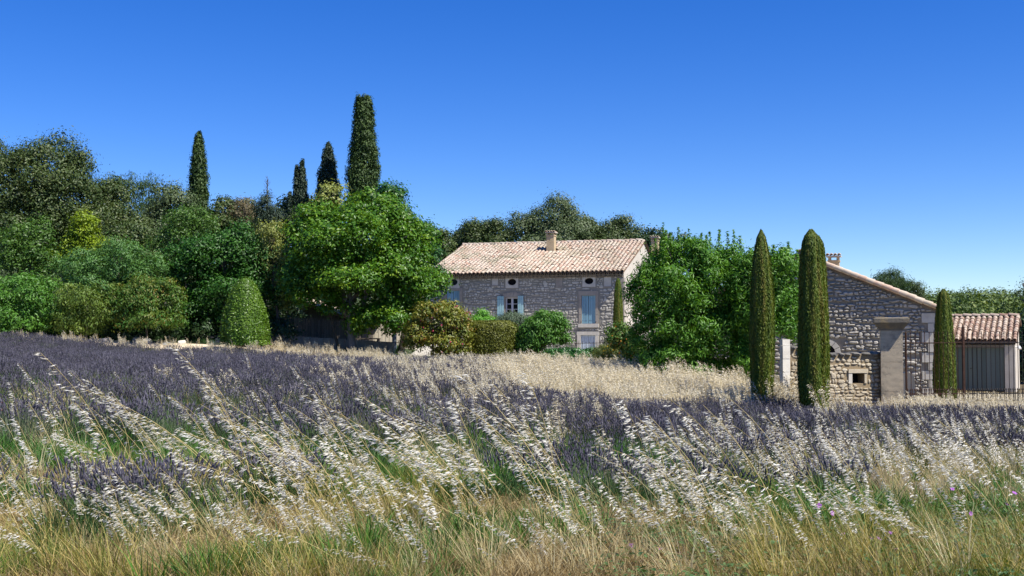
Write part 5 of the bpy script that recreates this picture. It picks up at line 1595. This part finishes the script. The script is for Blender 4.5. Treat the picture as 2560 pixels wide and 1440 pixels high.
def oat(r, Hh, nspk, lean, curve, spl=.056, dens=1.0, stem=.0032):
    """a wind-bent wild oat: stem and a one-sided panicle streaming to the left"""
    k = 12; t = np.linspace(0, 1, k)
    P = lambda t: np.stack([-(Hh * (lean * t + curve * t ** 2.4)), Hh * .06 * np.sin(t * 3) * sy, Hh * (t - .20 * (lean + curve) * t ** 2.2)], -1)
    sy = r.uniform(-1, 1)
    pts = P(t)
    mb = MB(); mb.tube(pts, stem * (1 - .68 * t), 4, 0, .5, cap=False)
    v = np.concatenate(mb.v); f = np.array(mb.f)
    parts = [(v, f, np.full(len(v), r.uniform(.2, .8)), np.zeros(len(f), int))]
    q = r.uniform(.50, 1.0, nspk) ** .9; base = P(q)
    wind = np.array([-1, 0, 0])
    off = np.stack([-r.uniform(.005, .10, nspk) * (1.25 - q), r.normal(0, .03, nspk) * (1.3 - q), r.normal(-.008, .022, nspk)], 1)
    c = base + off
    d = wind + np.stack([np.zeros(nspk), r.normal(0, .28, nspk), r.normal(-.20, .22, nspk)], 1)
    # hair-thin stalks carrying the husks
    w = np.array([0, 0, .0009])
    V = np.stack([base - w, base + w, c + w, c - w], 1).reshape(-1, 3)
    parts.append((V, np.arange(nspk * 4).reshape(-1, 4), np.full(nspk * 4, .6), np.zeros(nspk, int)))
    sp = np.array([0, .10, .16])
    parts.append(spindles(c, d + sp * r.uniform(.3, 1, (nspk, 1)), spl, spl * .125, r, 1, .45))
    parts.append(spindles(c, d - sp * r.uniform(.3, 1, (nspk, 1)), spl, spl * .14, r, 1, .45))
    # a dry leaf or two
    if r.random() < .7:
        lv = blades(2, r, .01, .25, .5, .008, .8, 0, 3, (-.5, 0, 0)); parts.append(lv)
    return build('oat', parts, [L['oatstem'], L['oathusk']])

def pale_oat(r, Hh=.95, stems=6):
    """a tuft of upright bleached oats as they stand farther off"""
    parts = [blades(9, r, .12, .3, .6, .012, .35, 0, 2, (-.12, 0, 0))]
    for i in range(stems):
        b = r.normal(0, .1, 3); b[2] = 0; l = Hh * r.uniform(.7, 1.1); ln = r.uniform(.02, .32)
        t = np.linspace(0, 1, 5); pts = b + np.stack([-l * ln * t ** 1.8, r.normal(0, .05) * t * l, l * t], 1)
        mb = MB(); mb.tube(pts, .0045 * (1 - .6 * t), 3, 0, .5, cap=False)
        v = np.concatenate(mb.v); f = np.array(mb.f); parts.append((v, f, np.full(len(v), r.random()), np.zeros(len(f), int)))
        n = 34; q = r.uniform(.30, 1, n); c = np.stack([np.interp(q, t, pts[:, k]) for k in range(3)], 1) + r.normal(0, .045, (n, 3)) * (1.35 - q)[:, None] + np.array([-.02, 0, 0])
        d = r.normal(0, .45, (n, 3)) + np.array([-.8, 0, -.35])
        parts.append(spindles(c, d, .06, .016, r, 1, .5))
    return build('pale_oat', parts, [L['strawgrass'], L['palehusk']])

def tuft(r, mat, n, spread, h0, h1, w, lean, ld=(-.2, 0, 0), segs=3):
    return build('tuft', [blades(n, r, spread, h0, h1, w, lean, 0, segs, ld)], [L[mat]])

def litter(r):
    """a mat of fallen dry stalks"""
    n = 46; c = r.normal(0, .16, (n, 3)); c[:, 2] = np.abs(r.normal(.05, .05, n))
    d = r.normal(0, 1, (n, 3)) * np.array([1, 1, .35]); d /= np.linalg.norm(d, axis=1)[:, None]
    l = r.uniform(.03, .10, n)[:, None]; w = np.cross(d, r.normal(size=(n, 3))); w /= np.linalg.norm(w, axis=1)[:, None]; w *= .003
    V = np.stack([c - d * l - w, c - d * l + w, c + d * l + w * .4, c + d * l - w * .4], 1).reshape(-1, 3)
    return build('litter', [(V, np.arange(n * 4).reshape(n, 4), np.repeat(np.clip(r.normal(.55, .28, n), 0, 1), 4), np.zeros(n, int))], [L['drygrass']])

def weed(r):
    n = 70; c = np.stack([r.normal(0, .12, n), r.normal(0, .12, n), r.uniform(.02, .24, n)], 1)
    v, f = leaves(c, np.array([0, 0, 1.]) + c * 2, .045, .6, r)
    return build('weed', [(v, np.concatenate([f, f[:, 2:]], 1), np.repeat(np.clip(r.normal(.5, .25, n), 0, 1), 4), np.zeros(len(f), int))], [L['weed']])

PRO = {}
def protos(key, fn, n, seed):
    c = bpy.data.collections.new('kind_' + key)
    for i in range(n):
        me = fn(np.random.default_rng(seed + i))
        c.objects.link(bpy.data.objects.new('%s_%02d' % (key, i), me))
    PRO[key] = (c, n)

def instancer(coll):
    ng = bpy.data.node_groups.new('scatter', 'GeometryNodeTree')
    ng.interface.new_socket('Geometry', in_out='INPUT', socket_type='NodeSocketGeometry')
    ng.interface.new_socket('Geometry', in_out='OUTPUT', socket_type='NodeSocketGeometry')
    N = ng.nodes.new
    gi, go = N('NodeGroupInput'), N('NodeGroupOutput')
    ci = N('GeometryNodeCollectionInfo'); ci.inputs['Collection'].default_value = coll
    ci.inputs['Separate Children'].default_value = True; ci.inputs['Reset Children'].default_value = True
    ip = N('GeometryNodeInstanceOnPoints'); ip.inputs['Pick Instance'].default_value = True
    ar = N('GeometryNodeInputNamedAttribute'); ar.data_type = 'FLOAT_VECTOR'; ar.inputs['Name'].default_value = 'rot'
    as_ = N('GeometryNodeInputNamedAttribute'); as_.data_type = 'FLOAT'; as_.inputs['Name'].default_value = 'scl'
    ai = N('GeometryNodeInputNamedAttribute'); ai.data_type = 'INT'; ai.inputs['Name'].default_value = 'idx'
    er = N('FunctionNodeEulerToRotation')
    k = ng.links.new
    k(gi.outputs[0], ip.inputs['Points']); k(ci.outputs[0], ip.inputs['Instance'])
    k(ar.outputs['Attribute'], er.inputs[0]); k(er.outputs[0], ip.inputs['Rotation'])
    k(as_.outputs['Attribute'], ip.inputs['Scale']); k(ai.outputs['Attribute'], ip.inputs['Instance Index'])
    k(ip.outputs[0], go.inputs[0])
    return ng

def scatter(name, label, key, xy, r, s0=.8, s1=1.2, spin=math.pi, tilt=.08, zoff=-.02, scale=None):
    coll, n = PRO[key]
    xy = np.asarray(xy, float); m = len(xy)
    z = tz(xy[:, 0], xy[:, 1]) + zoff
    me = bpy.data.meshes.new(name); me.vertices.add(m)
    me.vertices.foreach_set('co', np.column_stack([xy, z]).astype(np.float32).ravel())
    a = me.attributes.new('rot', 'FLOAT_VECTOR', 'POINT')
    a.data.foreach_set('vector', np.column_stack([r.normal(0, tilt, m), r.normal(0, tilt, m), r.uniform(-spin, spin, m)]).astype(np.float32).ravel())
    sc = r.uniform(s0, s1, m) if scale is None else scale
    a = me.attributes.new('scl', 'FLOAT', 'POINT'); a.data.foreach_set('value', sc.astype(np.float32))
    a = me.attributes.new('idx', 'INT', 'POINT'); a.data.foreach_set('value', r.integers(0, n, m).astype(np.int32))
    o = link(name, me, None, 'stuff'); o['label'] = label
    md = o.modifiers.new('scatter', 'NODES'); md.node_group = instancer(coll)
    return o

protos('lavender', lambda r: lavender(r), 5, 100)
protos('lavender_leafy', lavender_green, 4, 110)
protos('oat', lambda r: oat(r, r.uniform(.95, 1.35), int(r.integers(28, 66)), r.uniform(.12, .58), r.uniform(.10, .50), r.uniform(.038, .050)), 22, 120)
protos('midoat', lambda r: oat(r, r.uniform(.75, 1.1), int(r.integers(26, 46)), r.uniform(.08, .42), r.uniform(.08, .4), r.uniform(.034, .046)), 16, 140)
protos('pale_oat', pale_oat, 6, 160)
protos('drytuft', lambda r: tuft(r, 'drygrass', 46, .10, .12, .42, .0085, .8), 5, 170)
protos('strawtuft', lambda r: tuft(r, 'strawgrass', 34, .10, .25, .65, .006, .5), 5, 180)
protos('goldtuft', lambda r: tuft(r, 'goldgrass', 40, .12, .2, .6, .0085, .65), 5, 185)
protos('greentuft', lambda r: tuft(r, 'grassgreen', 40, .10, .15, .48, .0115, .6), 5, 190)
protos('litter', litter, 5, 200)
protos('weed', weed, 4, 210)

FR = np.random.default_rng(500)
def edge_y(x):
    """far edge of the lavender"""
    return np.interp(x, [-45, -30, -22, -14, -6, 0, 3, 7, 9.5, 13, 20, 40], [63, 60, 58, 57, 57.5, 57, 52, 42, 34, 33.6, 34.5, 36])
def infield(x, y):
    return (np.abs(x) < .48 * y + 1.5) & (y < edge_y(x) - .3)

# lavender in rows
rows = []
y0 = 10.6
for k in range(60):
    yr = y0 + k * 1.25
    xs = np.arange(-34, 26, .40); xs = xs + FR.normal(0, .09, len(xs))
    ys = yr + .055 * xs + FR.normal(0, .16, len(xs)) + .25 * np.sin(xs * .35 + k)
    rows.append(np.column_stack([xs, ys]))
rows = np.concatenate(rows)
pn = vnoise(np.column_stack([rows, np.zeros(len(rows))]), .55, 21)
keep = (FR.random(len(rows)) < .9) & infield(rows[:, 0], rows[:, 1]) & ~((rows[:, 1] < 13.4) & (rows[:, 0] < -.4) & ((pn < .45) | (FR.random(len(rows)) < .3))) & ~((rows[:, 1] < 12) & (FR.random(len(rows)) < .35)) & ~((rows[:, 0] > .30 * rows[:, 1]) & (pn < .1) & (rows[:, 1] < 26))
# the bleached oat stand has replaced the lavender in the middle right
stand = lambda x, y: ((x - 4.2) / 5.2) ** 2 + ((y - 42.5) / 9.2) ** 2 < 1 + .18 * np.sin(x * 2.1) + .12 * np.sin(y * 1.3 + x)
keep &= ~stand(rows[:, 0], rows[:, 1])
rows, pn = rows[keep], pn[keep]
gm = (pn < -.42) | ((FR.random(len(rows)) < np.where(rows[:, 1] < 14.5, .55, np.where(rows[:, 1] < 18, .38, np.where(rows[:, 1] < 30, .16, .05)))))
scatter('lavender', 'dusky purple lavender in rows filling the field', 'lavender', rows[~gm], FR, .85, 1.2, zoff=-.06)
scatter('lavender_foliage', 'green lavender plants not yet in bloom between the purple rows', 'lavender_leafy', rows[gm], FR, .8, 1.15, zoff=-.05)
# far rows are seen at a grazing angle: a second sowing closes the mat
fx = np.column_stack([FR.uniform(-34, 14, 5200), FR.uniform(27, 62, 5200)])
fx = fx[infield(fx[:, 0], fx[:, 1]) & ~stand(fx[:, 0], fx[:, 1])]
scatter('lavender_far', 'distant lavender running together into one purple mat', 'lavender', fx, FR, .75, 1.05, zoff=-.06)
EXTRA = np.array([at(u, v, D)[:2] for u, v, D in [(270, 1330, 8.6), (330, 1330, 8.4), (380, 1330, 8.7), (300, 1330, 9.2), (340, 1330, 9.6), (250, 1330, 9.5), (1560, 1200, 10.4), (1620, 1200, 10.2), (1500, 1200, 10.8), (1240, 1200, 11), (700, 1200, 10.2), (620, 1150, 10.6)]])
scatter('lavender_near', 'nearest loose lavender clumps among the dry grass', 'lavender', EXTRA + FR.normal(0, .2, (len(EXTRA), 2)), FR, .85, 1.05)
scatter('lavender_near_foliage', 'fresh green lavender foliage of the nearest clumps', 'lavender_leafy', np.repeat(EXTRA, 4, 0) + FR.normal(0, .24, (len(EXTRA) * 4, 2)), FR, .8, 1.1)

# tall oats: drifts, thick in the foreground
def drift(cs, n, sx, sy):
    c = np.array(cs)[FR.integers(0, len(cs), n)]
    return c + np.column_stack([FR.normal(0, sx, n), FR.normal(0, sy, n)])
W = lambda u, D: ((u - 1280) / F * D, D)
near = np.concatenate([
    drift([W(880, 9.0), W(820, 9.4), W(760, 9.8)], 30, .30, .35), drift([W(1330, 8.8), W(1250, 9.2), W(1180, 8.7), W(1420, 9.2)], 36, .28, .3),
    drift([W(500, 9.6), W(420, 10), W(600, 10.4)], 20, .4, .5), drift([W(300, 11), W(190, 12), W(250, 13)], 9, .5, .8), drift([W(100, 9), W(30, 9.5)], 10, .3, .4),
    drift([W(1680, 9.0), W(1800, 9.5), W(1900, 9.2)], 9, .4, .5), drift([W(1450, 11.5), W(1200, 12), W(1000, 12.5)], 10, .6, .7),
    np.column_stack([FR.uniform(-5, 5, 18), FR.uniform(8.2, 11.5, 18)])])
scatter('wild_oats', 'tall silvery wild oats bent left by the wind in the foreground', 'oat', near, FR, .7, 1.15, spin=.55, tilt=.12)
low = drift([W(280, 8.0), W(700, 8.1), W(1100, 8.0), W(1500, 8.0), W(1950, 8.2), W(2200, 8.3), W(450, 7.8), W(900, 7.7), W(1750, 8.6)], 120, .42, .4)
scatter('short_oats', 'short wild oats near the bottom edge of the dry grass', 'midoat', low, FR, .45, .8, spin=.5, tilt=.12)
lown = np.column_stack([FR.uniform(-3.7, 4.0, 95), FR.uniform(7.0, 8.9, 95)])
scatter('low_oats', 'leaning wild oats rooted along the bottom edge of the field', 'oat', lown, FR, .42, .78, spin=.7, tilt=.16)
mid = np.concatenate([
    drift([W(2300, 12), W(2450, 13), W(2150, 13.5), W(2500, 17), W(2350, 18), W(2550, 22), W(2450, 25)], 340, 1.0, 2.0),
    drift([W(2100, 16), W(2000, 13), W(2250, 27), W(2100, 31), W(2480, 30)], 230, 1.1, 2.0), drift([W(1700, 11), W(1850, 12)], 14, .8, .8),
    drift([W(350, 17), W(300, 21), W(500, 19), W(700, 18), W(620, 23), W(200, 16)], 34, 1.0, 2.0),
    drift([W(1000, 18), W(1150, 24), W(1050, 28), W(1250, 30)], 150, 1.6, 3.0),
    np.column_stack([FR.uniform(-12, 9, 70), FR.uniform(12, 34, 70)])])
mid = mid[infield(mid[:, 0], mid[:, 1])]
scatter('field_oats', 'scattered wild oats standing over the lavender', 'midoat', mid, FR, .55, 1.02, spin=.7, tilt=.13)
# pale stands
n = 5600
p = np.column_stack([FR.uniform(-2.5, 12, n), FR.uniform(31, 56, n)])
p = p[stand(p[:, 0], p[:, 1]) & (p[:, 1] < edge_y(p[:, 0]) + 4)]
rim = []
for x, yy, m in [(-31, 59, 60), (-24, 58.5, 80), (-19, 58.2, 70), (-14, 57.6, 130), (-11, 57.6, 170), (-8, 57.8, 220), (-5.5, 57.8, 260), (-3, 57.6, 220), (-.5, 57, 180), (2, 54, 160), (4.5, 52, 160), (7, 44, 200), (8.8, 37.5, 160), (8.6, 34.3, 60), (10.6, 34.4, 160), (12.2, 34.4, 150), (14, 34.2, 190), (16, 34.4, 190)]:
    m = int(m * (.45 if -7 < x < 3 else .65)); rim.append(np.column_stack([FR.normal(x, 1.4, m), edge_y(np.array([x])) + FR.normal(1.3 if -21 < x < -1 else .2, 1.5 if -21 < x < -1 else .95, m)]))
rim = np.concatenate(rim)
thin = np.column_stack([FR.normal(-.5, 3.0, 900), FR.normal(42, 8, 900)]); thin = thin[infield(thin[:, 0], thin[:, 1])]
scatter('pale_oat_stand', 'bleached straw pale stand of oats in the middle right of the field', 'pale_oat', p, FR, .55, 1.15, spin=.8)
rs = np.where(rim[:, 0] > 8.3, np.where(rim[:, 0] > 11.8, FR.uniform(.5, .95, len(rim)), FR.uniform(.38, .68, len(rim))), np.where(rim[:, 0] < -17, FR.uniform(.4, .8, len(rim)), np.where((rim[:, 0] > -6.5) & (rim[:, 0] < 4), FR.uniform(.3, .72, len(rim)), FR.uniform(.45, .9, len(rim)))))
scatter('field_margin_grass', 'pale dry grass along the far edge of the lavender and the yard wall', 'pale_oat', rim, FR, spin=.8, scale=rs)
tall = np.column_stack([FR.uniform(4.5, 9.2, 150), np.zeros(150)]); tall[:, 1] = edge_y(tall[:, 0]) + FR.uniform(-3.2, 1.2, 150)
scatter('tall_pale_oats', 'tall feathery pale oats in front of the almond tree and cypresses', 'pale_oat', tall, FR, 1.0, 1.45, spin=.8)
scatter('thin_pale_oats', 'thin pale oats straggling through the lavender before the hedge', 'pale_oat', thin, FR, .6, .95, spin=.8)

# foreground ground cover
def area(n, ya, yb, bias=1.0):
    y = ya + (yb - ya) * FR.random(n) ** bias
    return np.column_stack([FR.uniform(-1, 1, n) * (.47 * y + .6), y])
a = area(3600, 6.6, 12.5, 1.3)
nz = vnoise(np.column_stack([a, np.zeros(len(a))]), 1.6, 31)
scatter('dry_grass', 'dry brown grass tufts across the foreground', 'drytuft', a[nz > -.5], FR, .35, .85)
scatter('fallen_stalks', 'mat of fallen dry stalks on the ground', 'litter', area(3200, 6.4, 12), FR, .6, 1.1, zoff=0)
a = area(2400, 6.7, 13.5); nz = vnoise(np.column_stack([a, np.zeros(len(a))]), 1.3, 33)
scatter('green_grass', 'fresh green grass tufts among the dry stalks', 'greentuft', a[nz > .1], FR, .5, 1.1)
a = area(1700, 6.7, 12.5, 1.2); nz = vnoise(np.column_stack([a, np.zeros(len(a))]), 1.1, 39)
scatter('gold_grass', 'yellow green grass stems thick across the foreground', 'goldtuft', a[nz > np.where((a[:, 1] > 9.4) & (a[:, 0] > -.2), .45, -.05)], FR, .4, .95, spin=.9)
a = area(3000, 6.4, 9.6); nz = vnoise(np.column_stack([a, np.zeros(len(a))]), 1.7, 41)
scatter('low_dry_grass', 'low tangle of brown dry grass along the bottom edge', 'drytuft', a[nz < .25], FR, .25, .62)
scatter('low_green_grass', 'low green grass along the bottom edge', 'greentuft', a[nz > .2], FR, .25, .7)
a = area(200, 7.0, 14); nz = vnoise(np.column_stack([a, np.zeros(len(a))]), 1.2, 35)
scatter('straw_grass', 'straw coloured grass stems in the foreground', 'strawtuft', a[nz > -.2], FR, .6, 1.1, spin=.9)
a = area(420, 6.7, 9.2)
scatter('bottom_straw', 'tan straw stems standing along the bottom edge', 'strawtuft', a, FR, .3, .7, spin=1.2)
a = np.column_stack([FR.uniform(.5, 4.6, 520), FR.uniform(6.6, 10.5, 520)])
scatter('weeds', 'small green weeds at the bottom right of the dry grass', 'weed', a, FR, .5, 1.1)
a = np.column_stack([FR.uniform(-16, 13, 3000), FR.uniform(12.5, 44, 3000)]); a = a[infield(a[:, 0], a[:, 1])]
nz = vnoise(np.column_stack([a, np.zeros(len(a))]), .7, 37)
scatter('row_weeds', 'green grass growing between the lavender rows', 'greentuft', a[nz > .2], FR, .7, 1.2)
scatter('row_straw', 'dry grass growing between the lavender rows', 'strawtuft', a[nz < -.05], FR, .6, 1.05)
# garden floor growth
a = np.column_stack([FR.uniform(-40, 9, 1500), FR.uniform(60, 80, 1500)])
a = a[(a[:, 1] > edge_y(a[:, 0]) + 4.5) & ~((a[:, 0] > -6.5) & (a[:, 1] > 64))]
scatter('garden_growth', 'low green growth under the garden shrubs', 'lavender_leafy', a, FR, .5, .9)
a = np.column_stack([FR.uniform(6, 26, 1500), FR.uniform(36.5, 53, 1500)])
a = a[(a[:, 1] > edge_y(a[:, 0]) + 2.2) & ~((a[:, 0] < 19.2) & (a[:, 1] > 48.8)) & (FR.random(len(a)) < .4)]
scatter('yard_grass', 'short straw and grass on the yard behind the gate', 'strawtuft', a, FR, .25, .45)

# mallow flowers, one by one
def mallows():
    r = np.random.default_rng(800)
    spots = [(2048, 1264), (2080, 1283), (2124, 1270), (2043, 1288), (2253, 1324), (2109, 1338), (2113, 1352), (2109, 1360), (2226, 1333), (1836, 1321), (1873, 1360), (1867, 1375), (1784, 1393),
             (1797, 1396), (1826, 1389), (2037, 1388), (2046, 1411), (2381, 1223), (2395, 1245), (2536, 1233), (2427, 1284), (2518, 1263), (2544, 1325), (2207, 1345), (2195, 1349), (1930, 1397), (1940, 1400),
             (2145, 1397), (1759, 1431), (1779, 1434), (1980, 1448), (1548, 1443), (1578, 1365), (1604, 1405), (1650, 1370), (1700, 1387), (1370, 1422), (1388, 1424), (2178, 1345), (1743, 1377), (2515, 1340), (2240, 1375)]
    pet = flat('mallow_petal', (.32, .10, .40), .55, .2); hi = flat('mallow_petal_bright', (.46, .20, .50), .55, .2); st = L['weed']
    names = {0: 'nearest the bottom edge', 1: 'in the middle of the dry grass', 2: 'up among the oats'}
    mats = [pet, hi]
    proto = []
    for k in range(4):
        mb = MB(); rr = .017 + .006 * k / 3
        for i in range(5):
            a = i * 1.2566; c, s = math.cos(a), math.sin(a); x = np.array([c, s, 0]); y = np.array([-s, c, 0]); z = np.array([0, 0, 1.])
            cup = .25 + .35 * (k % 2)
            mb.add([x * .002, x * rr * .6 + y * rr * .42 + z * rr * cup * .6, x * rr + y * rr * .30 + z * rr * cup, x * rr * .92 + z * rr * cup * .8, x * rr - y * rr * .30 + z * rr * cup, x * rr * .6 - y * rr * .42 + z * rr * cup * .6],
                   [(0, 1, 2, 3), (0, 3, 4, 5)])
        proto.append(mb.mesh('mallow_petals', mats[k % 2]))
    side = sorted(range(len(spots)), key=lambda i: spots[i][0])
    for n_, i in enumerate(side):
        u, v = spots[i]
        D = 7.4 + (1440 - v) * .0085
        c = at(u, v, D); g_ = gz(c[0], c[1]); h = min(max(c[2] - g_, .05), .6)
        root = thing('mallow_flower', 'small purple mallow flower in the dry foreground grass', 'flower', (c[0], c[1], g_), 'purple mallow flowers in the grass')
        p = link('petals', proto[int(r.integers(4))], root)
        p.matrix_parent_inverse = Matrix.Identity(4)
        p.location = (0, 0, c[2] - g_); p.rotation_euler = (r.uniform(.3, 1.3), r.uniform(-.4, .4), r.uniform(0, 6))
        mb = MB(); mb.tube([np.array([.04, .03, min(0, c[2] - g_ - .1)]), np.array([.02, .02, (c[2] - g_) * .5]), np.array([0, 0, c[2] - g_ - .004])], [.002, .0016, .0012], 4)
        s = link('stem', mb.mesh('stem', st), root); s.matrix_parent_inverse = Matrix.Identity(4)
mallows()

# poppies at the left edge and a yellow clump before the hedge
def blooms(name, label, cat, pts, D, mat, size, k, seed, h=.5):
    r = np.random.default_rng(seed)
    c0 = at(pts[0][0], pts[0][1], D); g_ = gz(c0[0], c0[1])
    root = thing(name, label, cat, (c0[0], c0[1], g_))
    for (u, v) in pts:
        c = at(u, v, D + r.normal(0, .12)); n = k
        d = sphere_dirs(n, r); v_, f_ = leaves(c + d * size * .5, d, size, .9, r)
        link('flower', mesh_np('flower', v_, f_, np.repeat(r.random(n), 4), mat), root)
    mb = MB()
    for (u, v) in pts:
        c = at(u, v, D); mb.tube([np.array([c[0], c[1] + .02, g_]), c], .006, 4)
    link('stems', mb.mesh('stems', L['weed']), root, 'stuff')
blooms('poppy_plant', 'red poppies at the left edge of the lavender', 'flower', [(2, 1012), (6, 1024), (0, 1036)], 15, flat('poppy_red', (.55, .03, .01), .6), .05, 6, 3)
blooms('yellow_flower_plant', 'clump of bright yellow flowers at the foot of the clipped hedge', 'flower',
       [(1152, 896), (1158, 903), (1164, 897), (1156, 912), (1166, 908), (1170, 914), (1160, 918)], 57.2, L['yellowflower'], .14, 6, 4)
blooms('yellow_flower_plant', 'few yellow flowers below the bronze red shrub', 'flower', [(1036, 898), (1040, 905), (1024, 908)], 57.3, L['yellowflower'], .10, 5, 5)
def bush_blooms(root_label, D, spec, mat, n, size, seed):
    r = np.random.default_rng(seed)
    root = next(o for o in bpy.data.objects if o.get('label') == root_label)
    P = []
    for k in range(n):
        u, v, ru, rv = spec[int(r.integers(len(spec)))]; a = r.uniform(0, 6.28); q = math.sqrt(r.random()) * .95
        s = D / F
        c = at(u + ru * q * math.cos(a), v + rv * q * math.sin(a), D - ru * s * math.sqrt(max(.05, 1 - q * q)) * .98)
        d = sphere_dirs(5, r); d[:, 1] -= .6
        P.append((c + d * size * .45, d))
    c = np.concatenate([p[0] for p in P]); d = np.concatenate([p[1] for p in P])
    v_, f_ = leaves(c, d, size, .9, r)
    link('blooms', mesh_np('blooms', v_, f_, np.repeat(r.random(len(c)), 4), mat), root, 'stuff')
bush_blooms('broad bronze red tipped shrub with pink blooms left of the clipped hedge', 60.3, [(1085, 800, 70, 48), (1135, 795, 50, 40), (1040, 830, 50, 50), (1100, 850, 85, 45)], L['flowerpink'], 34, .07, 91)
bush_blooms('shrub dotted with orange and red blooms at the farmhouse corner', 58, [(1560, 850, 40, 45), (1545, 840, 25, 30), (1600, 890, 40, 40)], L['flowerorange'], 26, .055, 92)
bush_blooms('feathery yellow green broom right of the ivy bank', 60, [(1530, 880, 30, 22)], L['yellowflower'], 60, .05, 93)
